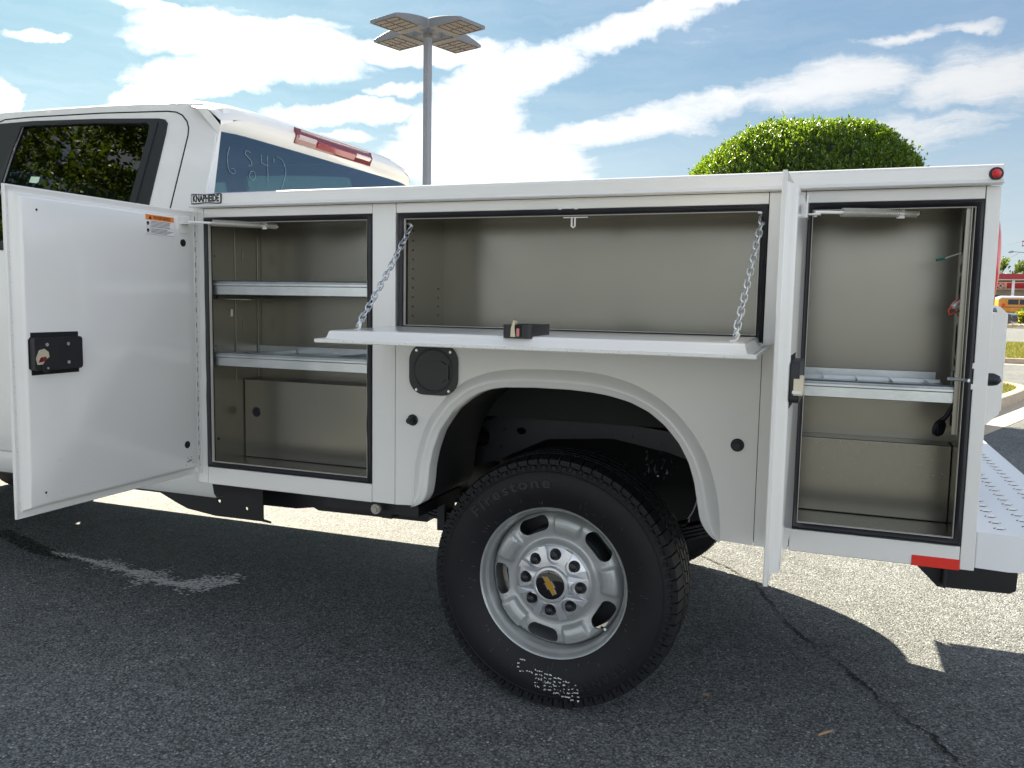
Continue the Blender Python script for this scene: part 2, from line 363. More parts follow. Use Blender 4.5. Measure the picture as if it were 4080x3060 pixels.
def text(body, name, size, mt, M4, parent, extrude=.0004, align='CENTER', bend=None, spacing=1, xs=1, offset=0):
    """lettering as a mesh; M4 places text plane (x right, y up, z out); bend=(radius) sets it clockwise round a circle"""
    cu = bpy.data.curves.new(name, 'FONT'); cu.body = body; cu.size = size; cu.extrude = extrude; cu.align_x = align; cu.align_y = 'CENTER'
    cu.space_character = spacing; cu.resolution_u = 3; cu.offset = offset
    to = bpy.data.objects.new('tmp', cu); COL.objects.link(to)
    dg = bpy.context.evaluated_depsgraph_get(); me = bpy.data.meshes.new_from_object(to.evaluated_get(dg))
    bpy.data.objects.remove(to); me.name = name
    for v in me.vertices:
        x, y, z = v.co.x*xs, v.co.y, v.co.z
        if bend:
            a = pi/2 - x/bend; R = bend+y; x, y = R*cos(a), R*sin(a)
        v.co = M4 @ Vector((x, y, z))
    me.materials.clear(); me.materials.append(mt)
    o = bpy.data.objects.new(name, me); COL.objects.link(o); o.parent = parent; return o

# ================================================================== GROUND
g = MB(); g.add([(-900, -900, 0), (900, -900, 0), (900, 900, 0), (-900, 900, 0)], [(0, 1, 2, 3)])
kind(g.build('asphalt_ground', ASPH, smooth=0), 'structure')

def kerbed_island(name, outline, h=.14, gutter=.45, top_mat=None):
    """kerb ring + gutter pan + planted top, as pieces of the setting"""
    P = chaikin(outline, 2); n = len(P)
    nor = []
    for i in range(n):
        t = Vector(P[(i+1) % n])-Vector(P[i-1]); t = Vector((t[0], t[1], 0)).normalized(); nor.append(Vector((t.y, -t.x, 0)))
    area = sum(P[i][0]*P[(i+1) % n][1]-P[(i+1) % n][0]*P[i][1] for i in range(n))
    sg = 1 if area > 0 else -1
    off = lambda k, z: [(P[i][0]+nor[i].x*k*sg, P[i][1]+nor[i].y*k*sg, z) for i in range(n)]
    k = MB().loft([off(.03, 0), off(.02, h*.75), off(.0, h*.95), off(-.04, h), off(-.13, h), off(-.15, h-.03)])
    kind(k.build(name+'_kerb', CONCD, smooth=50), 'structure')
    gt = MB().loft([off(gutter, .004), off(.02, .008)]); kind(gt.build(name+'_gutter', CONC), 'structure')
    t = MB().poly([(p[0], p[1]) for p in off(-.14, 0)], [], lambda a, b: (a, b, h-.02)); kind(t.build(name+'_soil', top_mat or SOIL, smooth=0), 'structure')
    return [(p[0], p[1]) for p in off(-.15, 0)]
isl1 = kerbed_island('shrub_island', [(2.0, 5.4), (2.75, 6.3), (3.55, 8.3), (4.36, 10.38), (4.87, 11.74), (5.12, 12.7), (4.95, 13.5), (4.2, 14.3), (0, 15.6), (-8, 16), (-9, 12), (-4, 7.5), (.4, 5.2)])
isl2 = kerbed_island('verge', [(-26, 22.6), (0, 21.9), (6.2, 21.35), (12, 20.9), (30, 20), (34, 24), (32, 34), (0, 34.5), (-26, 35)])
isl3 = kerbed_island('far_bed', [(-30, 76), (10, 75.6), (40, 74.2), (46, 79), (44, 96.0), (-30, 92)])

def inside(P, x, y):
    c = False; n = len(P); j = n-1
    for i in range(n):
        if (P[i][1] > y) != (P[j][1] > y) and x < (P[j][0]-P[i][0])*(y-P[i][1])/(P[j][1]-P[i][1])+P[i][0]: c = not c
        j = i
    return c
def fast_mesh(name, V, F, mats, parent=None, loc=None):
    me = bpy.data.meshes.new(name); k = F.shape[1]
    me.vertices.add(len(V)); me.vertices.foreach_set('co', V.astype(np.float32).ravel())
    me.loops.add(F.size); me.loops.foreach_set('vertex_index', F.astype(np.int32).ravel())
    me.polygons.add(len(F)); me.polygons.foreach_set('loop_start', np.arange(0, F.size, k, dtype=np.int32)); me.polygons.foreach_set('loop_total', np.full(len(F), k, dtype=np.int32))
    for q in (mats if isinstance(mats, list) else [mats]): me.materials.append(q)
    me.update(calc_edges=True); me.validate()
    o = bpy.data.objects.new(name, me); COL.objects.link(o)
    if parent: o.parent = parent
    if loc is not None: o.location = loc
    return o
def grass(name, poly, boxr, n, h, w, z0):
    x = rng.uniform(boxr[0], boxr[1], n*2); y = rng.uniform(boxr[2], boxr[3], n*2)
    k = [i for i in range(len(x)) if inside(poly, x[i], y[i])][:n]; x = x[k]; y = y[k]; n = len(x)
    a = rng.uniform(0, 2*pi, n); hh = h*rng.uniform(.4, 1.2, n); lean = rng.uniform(0, .7, n)*hh; b = rng.uniform(0, 2*pi, n)
    p = np.stack([x, y, np.full(n, z0)], -1); s_ = np.stack([np.cos(a), np.sin(a), 0*a], -1)*w/2
    top = p+np.stack([np.cos(b)*lean, np.sin(b)*lean, hh], -1)
    V = np.stack([p-s_, p+s_, top], 1).reshape(-1, 3); F = np.arange(3*n).reshape(-1, 3)
    return kind(fast_mesh(name, V, F, GRASSM), 'stuff')
grass('island_grass', isl1, (2.4, 5.2, 6, 14.3), 30000, .06, .008, .115)
grass('verge_grass', isl2, (4, 20, 20.5, 35), 90000, .07, .018, .115)

# pavement crack, dark damp streak, worn white paint, twigs
crk = [(1.44, 2.08), (1.585,1.924),(1.682,1.823),(1.784,1.699),(1.836,1.642),(1.894,1.468),(1.962,1.294),(2.009,1.17),(2.079,1.011),(2.142,.951),(2.184,.869),(2.219,.789),(2.272,.695),(2.307,.627),(2.335,.547),(2.373,.501),(2.407,.432),(2.462,.367),(2.481,.322),(2.529,.209),(2.60,.02),(2.64,-.2)]
def crack(pts, n, w0, seed, name='pavement_crack'):
    P = resample(pts, n); rnd = random.Random(seed); L0 = []; L1 = []; jx = jy = 0
    for i, (x, y) in enumerate(P):
        jx = jx*.7+rnd.gauss(0, .0036); jy = jy*.7+rnd.gauss(0, .0032); w = w0*abs(rnd.gauss(.8, .45))*(.7+.5*sin(i*.09+seed))
        L0.append((x-w+jx, y-w*.5+jy, .004)); L1.append((x+w+jx, y+w*.5+jy, .004))
    kind(MB().loft([L0, L1], False).build(name, LINER, smooth=0), 'structure')
    return P
cp = crack(crk, 420, .0058, 3)
crack([(2.142, .951), (2.10, .93), (2.05, .955), (2.0, .99)], 60, .0018, 5); crack([(2.335, .547), (2.37, .55), (2.40, .52)], 40, .0016, 6); crack([(2.50, .30), (2.46, .27), (2.44, .22)], 40, .0018, 7)
def debris():
    rd = random.Random(8); m = MB(); z = .0052
    for k in range(420):
        x, y = cp[rd.randrange(len(cp))]; x += rd.gauss(0, .012); y += rd.gauss(0, .010); s_ = rd.uniform(.0012, .004); z += 1e-6
        m.add([(x+s_*cos(2*pi*i/5)*rd.uniform(.5, 1.3), y+s_*sin(2*pi*i/5)*rd.uniform(.5, 1.3), z) for i in range(5)], [tuple(range(5))])
    kind(m.build('crack_debris', mat('crack_debris', (.10, .075, .05), .9, noise=.5, nscale=60), smooth=0), 'stuff')
debris()
def flakes(name, poly, n, smin, smax, mt, z=.0045, dens=None):
    rd = random.Random(11); m = MB(); c = 0
    xs = [p[0] for p in poly]; ys = [p[1] for p in poly]
    while c < n:
        x = rd.uniform(min(xs), max(xs)); y = rd.uniform(min(ys), max(ys))
        if not inside(poly, x, y): continue
        if dens and rd.random() > dens(x, y): continue
        s_ = rd.uniform(smin, smax); a0 = rd.uniform(0, 6.28); k = rd.choice((4, 5, 6)); asp = rd.uniform(.45, 1)
        m.add([(x+s_*cos(a0+2*pi*i/k)*rd.uniform(.6, 1.1), y+s_*asp*sin(a0+2*pi*i/k)*rd.uniform(.6, 1.1), z) for i in range(k)], [tuple(range(k))]); c += 1; z += 1.1e-6
    return m.build(name, mt, smooth=0)
def worn_paint():
    rd = random.Random(12); m = MB(); cl = resample([(-1.50, .645), (-1.25, .625), (-1.0, .588), (-.8, .552), (-.62, .520), (-.50, .575), (-.36, .650)], 60); z = .0045
    for k in range(3300):
        t = rd.random()**.75; i = min(58, int(t*59)); x, y = cl[i]; w = (.010+.055*min(1, t*1.5))*(1 if t < .85 else 1.25)
        x += rd.gauss(0, .014); y += rd.gauss(0, w)*(.5+.35*math.sin(t*23)+.25*math.sin(t*61+1))
        if math.sin(x*140+3*math.sin(y*90))*math.sin(y*230+x*40) > .45 and rd.random() < .8: continue
        if not .38 < y < .76: continue
        s_ = rd.uniform(.0025, .0095)*(.6+.4*t); a0 = rd.uniform(0, 6.28); n = rd.choice((4, 5, 6, 7)); z += 1.1e-6; ca, sa = cos(.35), sin(.35)
        q = [(s_*cos(a0+2*pi*j/n)*rd.uniform(.6, 1.25)*1.3, s_*sin(a0+2*pi*j/n)*rd.uniform(.4, .9)) for j in range(n)]
        m.add([(x+a*ca-b_*sa, y+a*sa+b_*ca, z) for a, b_ in q], [tuple(range(n))])
    kind(m.build('worn_white_paint', mat('old_white_paint', (.90, .90, .88), .6), smooth=0), 'stuff')
worn_paint()
damp = [(-2.1, .86), (-1.86, .79), (-1.6, .70), (-1.35, .63), (-1.30, .57), (-1.6, .60), (-1.9, .70), (-2.1, .77)]
kind(flakes('tar_crumbs', damp, 900, .003, .010, LINER, z=.004), 'stuff')
def twig(p0, p1, w, label):
    a = Vector(p0); b = Vector(p1); mid = (a+b)/2+Vector((.004, .004, .002))
    return tag(MB().tube([a, mid, b], [w*.7, w, w*.5], 6).build('twig', BARK2), label, 'twig')
BARK2 = mat('dry_twig', (.42, .26, .14), .8)
twig((2.141, .228, .006), (2.182, .272, .006), .005, 'short tan wood chip on shaded asphalt left of the crack')
twig((1.775, .365, .005), (1.797, .355, .005), .005, 'small brown leaf scrap on shaded asphalt behind the tyre')

# ================================================================== SERVICE TRUCK
T = empty('service_truck', 'white pickup truck with utility service body and three compartment doors standing open', 'truck')
WD = 1.93
# ---------- body frame pieces (nose of the body at x=0, tail at x=2.49)
def part(mb, name, m, **k): return mb.build(name, m, T, **k)
for x0, x1, yb in ((0, .042, .03), (.7185, .803, .03), (1.9415, 2.0335, .03), (2.4565, 2.49, .36)): part(MB().box(x0, x1, 0, yb, .636, 1.612), 'body_post', WHITE, bevel=.0018)
for x0, x1 in ((.0435, .717), (.8045, 1.940), (2.035, 2.455)): part(MB().box(x0, x1, .001, .03, 1.581, 1.612), 'body_header', WHITE, bevel=.0015)
for x0, x1 in ((.0435, .717), (2.035, 2.455)): part(MB().box(x0, x1, -.001, .03, .634, .6965), 'body_sill', WHITE, bevel=.003)
prof = [(-.006, 1.612), (-.034, 1.6125), (-.038, 1.616), (-.034, 1.620), (-.030, 1.6235), (-.0285, 1.652), (-.024, 1.659), (-.014, 1.6625), (.372, 1.6625), (.372, 1.640), (.366, 1.640), (.366, 1.655), (-.006, 1.655)]
b = MB().loft([[(x, y, z) for y, z in prof] for x in (.008, 2.488)], True, True, True); part(b, 'top_rail', WHITE, smooth=25, bevel=.0012)
# shell round the compartments, bed and far side box
b = MB(); b.box(.0, .80, .352, .362, .64, 1.655); b.box(1.92, 2.49, .352, .362, .64, 1.655); b.box(.80, 1.92, .3545, .362, .90, 1.655); b.box(0.001, .012, .03, .352, .64, 1.654); b.box(.0, 2.49, .362, 1.57, .93, .96); b.box(.0, .02, .362, 1.57, .96, 1.655)
b.box(0, .85, .031, .36, .637, .645); b.box(1.90, 2.45, .031, .36, .637, .645)
b.box(0, .87, 1.57, WD, .636, 1.655); b.box(1.86, 2.49, 1.57, WD, .636, 1.655); b.box(.87, 1.86, 1.57, WD, 1.05, 1.655)
part(b, 'body_shell', WHITE, bevel=.002)
# ---------- fender panel with flared arch
OUT = [(.874,.640),(.874,.703),(.877,.779),(.888,.825),(.901,.873),(.925,.93),(.981,.999),(1.02,1.034),(1.058,1.062),(1.135,1.09),(1.21,1.101),(1.301,1.105),(1.426,1.105),(1.505,1.097),(1.584,1.076),(1.655,1.043),(1.711,1.001),(1.758,.949),(1.796,.892),(1.821,.83),(1.836,.772),(1.845,.717),(1.850,.640)]
INN = [(.876,.6395),(.898,.646),(.916,.660),(.929,.683),(.935,.721),(.94,.777),(.952,.833),(.975,.896),(1.022,.964),(1.068,1.001),(1.106,1.023),(1.144,1.037),(1.189,1.045),(1.291,1.0495),(1.398,1.049),(1.465,1.045),(1.519,1.038),(1.581,1.023),(1.637,.998),(1.684,.962),(1.727,.913),(1.756,.86),(1.773,.807),(1.782,.757),(1.793,.699),(1.807,.673),(1.826,.652),(1.848,.6395)]
NA = 260
O_ = smoothpts(resample(OUT, NA), 16); I_ = smoothpts(resample(INN, NA), 5)
b = MB(); outer = [(.8045, .636)]+O_+[(1.940, .636), (1.940, 1.2065), (.8045, 1.2065)]
b.poly(outer, [], lambda a, c: (a, .001, c)); part(b, 'fender_panel', WHITE, smooth=0)
def mixl(t, y): return [(O_[i][0]*(1-t)+I_[i][0]*t, y, O_[i][1]*(1-t)+I_[i][1]*t) for i in range(NA)]
b = MB().loft([mixl(0, .001), mixl(.08, -.004), mixl(.28, -.017), mixl(.45, -.024), mixl(.58, -.0275), mixl(.66, -.0265), mixl(.72, -.024), mixl(.9, -.0225), mixl(.98, -.021), mixl(1, -.018), mixl(1, .035)], False)
part(b, 'wheel_arch_flare', WHITE, smooth=60)
b = MB().loft([mixl(1.0, .034), mixl(1.0, .352)], False)
b.box(.80, 1.92, .3515, .354, .90, 1.1)
part(b, 'wheel_well_liner', LINER, smooth=60)
# ---------- rubber seals, liners
def seal(x0, x1, z0, z1, w=.018):
    b = MB(); rd = random.Random(int(x0*100))
    def loop(k, y):
        q = []; nseg = 14
        c = [(x0+k, z0+k), (x1-k, z0+k), (x1-k, z1-k), (x0+k, z1-k)]
        for i in range(4):
            for j in range(nseg):
                t = j/nseg; q.append((c[i][0]*(1-t)+c[(i+1) % 4][0]*t, y, c[i][1]*(1-t)+c[(i+1) % 4][1]*t))
        return q
    j = [rd.gauss(0, .0009) for _ in range(56)]
    def wav(l): return [(p[0]+(j[i] if i % 14 else 0), p[1]+j[(i*7) % 56]*.7, p[2]+(j[(i*5) % 56] if i % 14 else 0)) for i, p in enumerate(l)]
    b.loft([loop(.0006, .02), loop(.0006, .001), wav(loop(.004, -.006)), wav(loop(w*.5, -.009)), wav(loop(w*.85, -.005)), loop(w, .003), loop(w, .02)])
    part(b, 'door_seal', RUB, smooth=50)
    b = MB().loft([loop(w+.0004, .012), loop(w+.0004, .001), loop(w+.0020, .001), loop(w+.0020, .012)]); part(b, 'seal_flange', INNER2, smooth=0)
seal(.043, .7175, .697, 1.581); seal(.814, 1.940, 1.207, 1.581); seal(2.0345, 2.4555, .697, 1.581)
def liner(name, x0, x1, z0, z1, yb, step=None):
    b = MB(); y0 = .022
    if step: ys, zs, xs = step
    b.add([(x0, y0, z0), (x0, yb, z0), (x0, yb, z1), (x0, y0, z1)], [(0, 1, 2, 3)])
    b.add([(x1, y0, z0), (x1, yb, z0), (x1, yb, z1), (x1, y0, z1)], [(0, 1, 2, 3)])
    b.add([(x0, y0, z1), (x1, y0, z1), (x1, yb, z1), (x0, yb, z1)], [(0, 1, 2, 3)])
    b.add([(x0, y0, z0), (x1, y0, z0), (x1, yb, z0), (x0, yb, z0)], [(0, 1, 2, 3)])
    b.add([(x0, yb, z0), (x1, yb, z0), (x1, yb, z1), (x0, yb, z1)], [(0, 1, 2, 3)])
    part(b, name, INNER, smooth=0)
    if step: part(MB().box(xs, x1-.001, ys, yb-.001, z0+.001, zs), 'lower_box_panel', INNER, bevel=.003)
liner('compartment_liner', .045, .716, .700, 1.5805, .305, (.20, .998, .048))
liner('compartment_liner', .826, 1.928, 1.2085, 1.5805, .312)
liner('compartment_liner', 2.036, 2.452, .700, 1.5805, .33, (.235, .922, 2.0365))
# details on liner walls
b = MB()
for yb, z in ((.20, 1.46), (.20, 1.20)): b.box(.0455, .049, yb, yb+.030, z-.015, z+.02)
b.box(.0455, .050, .155, .160, .99, 1.57); b.box(.0455, .050, .284, .304, 1.0, 1.57)
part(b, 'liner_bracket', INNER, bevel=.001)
b = MB(); 
for k in range(10):
    z = 1.255+.0305*k; b.cyl((.8262, .075, z), (.8272, .075, z), .0032, 8)
    if k < 4: b.cyl((.8262, .265, z+.0), (.8272, .265, z), .0032, 8)
b.cyl((.0455, .055, .79), (.0463, .055, .79), .005, 8); b.cyl((.0455, .05, 1.13), (.0463, .05, 1.13), .003, 8); b.cyl((.0455, .05, 1.45), (.0463, .05, 1.45), .003, 8)
kind(part(b, 'shelf_slot', CUT), 'stuff')
part(MB().box(.0458, .0485, .13, .141, 1.235, 1.262), 'slot_clip', WHITE, bevel=.0015)
b = MB().lathe([(0, -.002), (.012, -.003), (.016, -.003), (.0185, 0), (.0185, .003)], (.102, .20, .875), 24); part(b, 'hole_plug', RUB)
# ---------- galvanised shelves
def shelf(x0, x1, zb, zt, yb, name='shelf', y0=.026):
    h = zt-zb
    pr = [(y0+.006, zb), (y0, zb+.002), (y0, zb+h*.60), (y0-.003, zb+h*.66), (y0-.003, zb+h*.78), (y0+.002, zb+h*.84), (y0-.001, zb+h*.92), (y0+.004, zt), (y0+.012, zt), (y0+.014, zt-.006), (y0+.014, zt-.014), (yb, zt-.014), (yb, zt-.018), (y0+.01, zt-.018), (y0+.008, zb+.004)]
    return part(MB().loft([[(x, y, z) for y, z in pr] for x in (x0, x1)], True, True, True), name, GALV, smooth=20)
shelf(.050, .7145, 1.313, 1.364, .298); shelf(.050, .7145, 1.060, 1.111, .298)
b = MB(); b.box(.051, .714, .292, .298, 1.098, 1.122); [b.box(x, x+.0015, .05, .285, 1.098, 1.109) for x in (.22, .38, .54)]
part(b, 'shelf_divider', GALV)
s3 = shelf(2.040, 2.418, 1.063, 1.110, .325); s3['label'] = 'galvanised shelf with warm reflection'
b = MB(); b.box(2.04, 2.405, .306, .312, 1.10, 1.124); b.box(2.04, 2.41, .24, .246, 1.098, 1.108)
for x in (2.10, 2.19, 2.28, 2.37): b.box(x, x+.002, .05, .30, 1.096, 1.106)
part(b, 'shelf_divider', GALV)
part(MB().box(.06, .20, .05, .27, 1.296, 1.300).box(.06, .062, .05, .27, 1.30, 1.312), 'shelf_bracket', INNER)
# perforated harness panel in rear compartment
PX = 2.428; holes = []
for yc in (.055, .125):
    for zc, hz, hy in ((1.49, .045, .019), (1.415, .013, .014), (1.36, .038, .019), (1.30, .012, .012), (1.225, .045, .020), (1.165, .012, .014), (1.115, .03, .018)):
        holes.append([(yc+hy*cos(a), zc+hz*sin(a)) for a in [2*pi*i/14 for i in range(14)]])
b = MB().plate([(.004, .985), (.18, 1.06), (.18, 1.575), (.004, 1.575)], holes, lambda a, c: (PX, a, c), lambda a, c: (PX+.002, a, c))
b.box(2.418, PX, .016, .0185, .985, 1.575)
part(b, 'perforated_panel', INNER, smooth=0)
part(MB().box(PX+.004, PX+.006, .018, .17, .99, 1.575), 'harness_backing', LINER, smooth=0)
b = MB().tube([(2.425, .12, 1.455), (2.405, .115, 1.448), (2.385, .11, 1.44)], .0022, 6); part(b, 'white_wire', WIREW)
part(MB().tube([(2.386, .11, 1.4405), (2.366, .105, 1.436)], .0035, 8), 'wire_sleeve', TEAL)
wp = [(2.428, .06, 1.352), (2.425, .055, 1.34), (2.41, .045, 1.325), (2.395, .04, 1.305), (2.397, .04, 1.292), (2.41, .045, 1.298), (2.427, .06, 1.305)]
part(MB().tube(wp, .0022, 6), 'red_wire', WIRER)
part(MB().tube([(2.426, .06, 1.33), (2.412, .05, 1.322), (2.405, .045, 1.312)], .007, 8), 'wire_connector', WIREW)
b = MB().cyl((2.395, .10, .99), (2.402, .094, .988), .023, 28); b.cyl((2.404, .0925, .988), (2.402, .094, .988), .019, 28); part(b, 'dangling_cap', RUB, bevel=.002)
part(MB().tube([(2.402, .105, 1.005), (2.415, .105, 1.02), (2.432, .10, 1.06)], [.008, .006, .005], 8), 'cap_strap', RUB)
b = MB().tube([(2.404, .03, 1.128), (2.438, .0, 1.128), (2.446, -.01, 1.128)], .0045, 8); part(b, 'striker_loop', ZINC)
for z in (1.112, 1.165): part(MB().cyl((2.4535, -.004, z), (2.4535, .004, z), .007, 12), 'striker_screw', WHITE)
# ---------- badge, reflector, marker lamp, grommets, filler
Mf = lambda x, y, z: Matrix.Translation((x, y, z)) @ Matrix.Rotation(radians(90), 4, 'X')
bo = [(.0195, 1.6575), (.03, 1.659), (.05, 1.6572), (.083, 1.6558), (.116, 1.6572), (.136, 1.659), (.147, 1.6575), (.148, 1.641), (.147, 1.6245), (.136, 1.623), (.083, 1.6265), (.03, 1.623), (.0195, 1.6245), (.0185, 1.641)]
bad = part(MB().plate(bo, [], lambda a, c: (a, -.0325, c), lambda a, c: (a, -.0285, c)), 'badge', INK, smooth=0)
cx, cz = .0833, 1.641
b = MB().plate([(cx+(a-cx)*.94, cz+(c-cz)*.80) for a, c in bo], [], lambda a, c: (a, -.0338, c), lambda a, c: (a, -.0324, c)); b.build('badge_face', PAPER, bad, smooth=0)
text('KNAPHEIDE', 'badge_lettering', .033, INK, Mf(cx, -.0342, cz), bad, .0006, xs=.635, offset=.0013)
b = MB().box(2.343, 2.4555, -.0035, -.0012, .634, .662); part(b, 'red_reflector', REDR, bevel=.0006)
b = MB().lathe([(0, -.013), (.006, -.0125), (.010, -.010), (.0115, -.004)], (2.4705, -.0285, 1.637), 24); ml = part(b, 'marker_lamp', REDL, smooth=60)
MB().lathe([(.011, -.006), (.0145, -.006), (.0165, 0)], (2.4705, -.0285, 1.637), 24).build('marker_grommet', RUB, ml)
def grommet(x, z, out, lab=None):
    b = MB().lathe([(0, -out), (.008, -out), (.0095, -out+.002), (.0095, -.004), (.015, -.004), (.0185, -.001), (.0185, .001)], (x, -.001, z), 24); o = part(b, 'rubber_bumper', RUB)
grommet(.868, .921, .030); grommet(1.886, .918, .012)
b = MB(); oc = rrect(.170, .162, .053, 6); m_ = lambda y: (lambda a, c: (.942+a, y, 1.087+c))
b.plate(oc, [], m_(-.006), m_(.001)); ff = part(b, 'fuel_filler_cover', PLA, bevel=.0015)
b = MB(); b.lathe([(.064, -.0062), (.066, -.008), (.069, -.008), (.071, -.0062)], (.942, 0, 1.085), 48); b.build('filler_ring', PLA, ff)
b = MB(); b.plate([(-.05, .02), (.03, .028), (.045, .018), (.056, .018), (.056, -.03), (.045, -.03), (.03, -.04), (-.05, -.028)], [], lambda a, c: (.942+a, -.0105, 1.087+c), lambda a, c: (.942+a, -.006, 1.087+c)); b.build('filler_door', PLA, ff, bevel=.001)
for sx, sz in ((-.058, .060), (.060, .058), (-.058, -.066), (.056, -.066)):
    MB().lathe([(0, -.0095), (.004, -.009), (.0052, -.006)], (.942+sx, 0, 1.087+sz), 12).build('filler_screw', ZINC, ff)

# ---------- compartment doors
def door(name_label, w, z0, z1, place, latch_z, hinge=True):
    """built closed-flat in local (s = distance from the hinge, t = thickness towards inside, z) and put in place by place(s,t,z)"""
    e = empty('compartment_door', parent=T); e['label'] = name_label
    def rect(i, t, i2=None):
        q = []; a0, a1, c0, c1 = i, w-i, z0+i, z1-i; n = 10
        for k in range(n): q.append((a0+(a1-a0)*k/n, c0))
        for k in range(n): q.append((a1, c0+(c1-c0)*k/n))
        for k in range(n): q.append((a1-(a1-a0)*k/n, c1))
        for k in range(n): q.append((a0, c1-(c1-c0)*k/n))
        return [place(s, t, z) for s, z in q]
    b = MB()
    b.loft([rect(.002, -.003), rect(0, -.001), rect(0, .007), rect(.003, .0085), rect(.010, .004), rect(.016, .003), rect(.021, .006), rect(.026, .018), rect(.028, .026), rect(.031, .0295), rect(.036, .031)], True, True, True)
    o = b.build('door_panel', WHITE, e, smooth=40)
    return e
def latch(e, place, s0, s1, z0, z1, far_s=True):
    """rotary latch case: dark recess, rounded black case, latch jaws, screws"""
    def pl(outer, holes, t0, t1, m, name, bev=0):
        return MB().plate(outer, holes, lambda a, c: place(a, t0, c), lambda a, c: place(a, t1, c)).build(name, m, e, bevel=bev)
    w = s1-s0; h = z1-z0
    pl([(s0, z0), (s1-.008, z0), (s1-.008, z0+.014), (s1, z0+.02), (s1, z1-.02), (s1-.008, z1-.012), (s1-.008, z1), (s0, z1)], [], .0312, .0318, LINER, 'latch_recess')
    case = [(s1-w*.02-a, z0+h/2+c) for a, c in [(q[0]*.99+w*.49, q[1]) for q in rrect(w*.97, h*.78, .012, 4)]]
    jx = s0+.001 if not far_s else s1
    pl([(s0+w/2+a, z0+h/2+c) for a, c in rrect(w*.96, h*.78, .010, 4)], [], .0320, .052, PLA, 'latch_case', .006)
    return w
# front vertical door, swung out square to the body, inner side towards the tail
pl1 = lambda s, t, z: (-.0+t, -.006-s, z)
d1 = door('white front vertical compartment door swung out square to the body, inner side showing', .724, .673, 1.6005, pl1, 1.13)
# latch on the swinging edge: s from .52 to .69
latch(d1, pl1, .522, .688, 1.077, 1.197)
for s, z in ((.645-.0, 1.163), (.575, 1.163), (.575, 1.110)):
    MB().cyl(pl1(s, .052, z), pl1(s, .0535, z), .005, 12).build('latch_screw', ZINC, d1)
b = MB()
b.plate([(.682, 1.125), (.672, 1.148), (.655, 1.152), (.642, 1.142), (.640, 1.128), (.655, 1.120), (.660, 1.108), (.678, 1.108)], [], lambda a, c: pl1(a, .054, c), lambda a, c: pl1(a, .049, c)); b.build('latch_jaw', BEIGEP, d1, bevel=.001)
MB().plate([(.676, 1.114), (.66, 1.116), (.648, 1.122), (.652, 1.130), (.668, 1.128)], [], lambda a, c: pl1(a, .0552, c), lambda a, c: pl1(a, .053, c)).build('latch_pawl', REDD, d1)
MB().cyl(pl1(.652, .052, 1.099), pl1(.652, .0565, 1.099), .014, 20).build('latch_gear', PLA, d1, bevel=.001)
MB().cyl(pl1(.648, .0565, 1.097), pl1(.648, .058, 1.097), .003, 10).build('latch_pin', ZINC, d1)
for s, z, r_ in ((.645, 1.538, .0035), (.083, 1.487, .0125), (.082, .789, .0125), (.648, .737, .0035)):
    MB().cyl(pl1(s, .0305, z), pl1(s, .0325 if r_ > .01 else .0315, z), r_, 22).build('door_plug', RUB, d1)
b = MB()
for s, z in ((.062, .742), (.079, .741), (.072, .734), (.055, .722), (.088, .716)): b.cyl(pl1(s, .0305, z), pl1(s, .0315, z), .0018, 8)
b.plate([(.060, .7305), (.084, .7255), (.084, .7285), (.060, .7335)], [], lambda a, c: pl1(a, .0315, c), lambda a, c: pl1(a, .0305, c))
b.build('drain_slot', CUT, d1)
# warning label
wl = MB().plate([(.123, 1.505), (.250, 1.505), (.250, 1.569), (.123, 1.569)], [], lambda a, c: pl1(a, .0316, c), lambda a, c: pl1(a, .0308, c)).build('warning_label', PAPER, d1, smooth=0)
def lab(poly, m, t=.0319): MB().poly(poly, [], lambda a, c: pl1(a, t, c)).build('label_print', m, d1, smooth=0)
lab([(.1245, 1.5505), (.2485, 1.5505), (.2485, 1.5675), (.1245, 1.5675)], ORNG)
lab([(.236, 1.5535), (.222, 1.5535), (.229, 1.5655)], INK, .0322)
Mw = Matrix.Translation(pl1(.178, .0321, 1.559)) @ Matrix.Rotation(radians(90), 4, 'Z') @ Matrix.Rotation(radians(90), 4, 'X')
text('WARNING', 'label_lettering', .0155, INK, Mw, d1, .0001, xs=1.02, offset=.0003)
b = MB(); rd = random.Random(5)
def bar(a0, a1, c, h): b.poly([(a0, c), (a1, c), (a1, c+h), (a0, c+h)], [], lambda a, q: pl1(a, .0320, q))
for i in range(5): bar(.127+rd.random()*.02, .226, 1.546-.0042*i, .0016)
for i in range(4): bar(.127+rd.random()*.03, .226, 1.5215-.0042*i, .0016)
bar(.1235, .2495, 1.5262, .0007); bar(.2285, .2291, 1.5055, .044)
for (a, c) in ((.239, 1.538), (.239, 1.515)):
    b.poly([(a+.006*cos(2*pi*i/8), c+.004+.004*sin(2*pi*i/8)) for i in range(8)], [], lambda a_, q: pl1(a_, .0320, q))
    b.poly([(a-.007, c-.006), (a-.004, c-.006), (a+.007, c+.001), (a+.005, c+.003)], [], lambda a_, q: pl1(a_, .0320, q))
    b.poly([(a+.007, c-.006), (a+.004, c-.006), (a-.007, c+.001), (a-.005, c+.003)], [], lambda a_, q: pl1(a_, .03205, q))
b.build('label_text_lines', INK, d1, smooth=0)
lab([(.1225, 1.5045), (.2505, 1.5045), (.2505, 1.5052), (.1225, 1.5052)], INK)
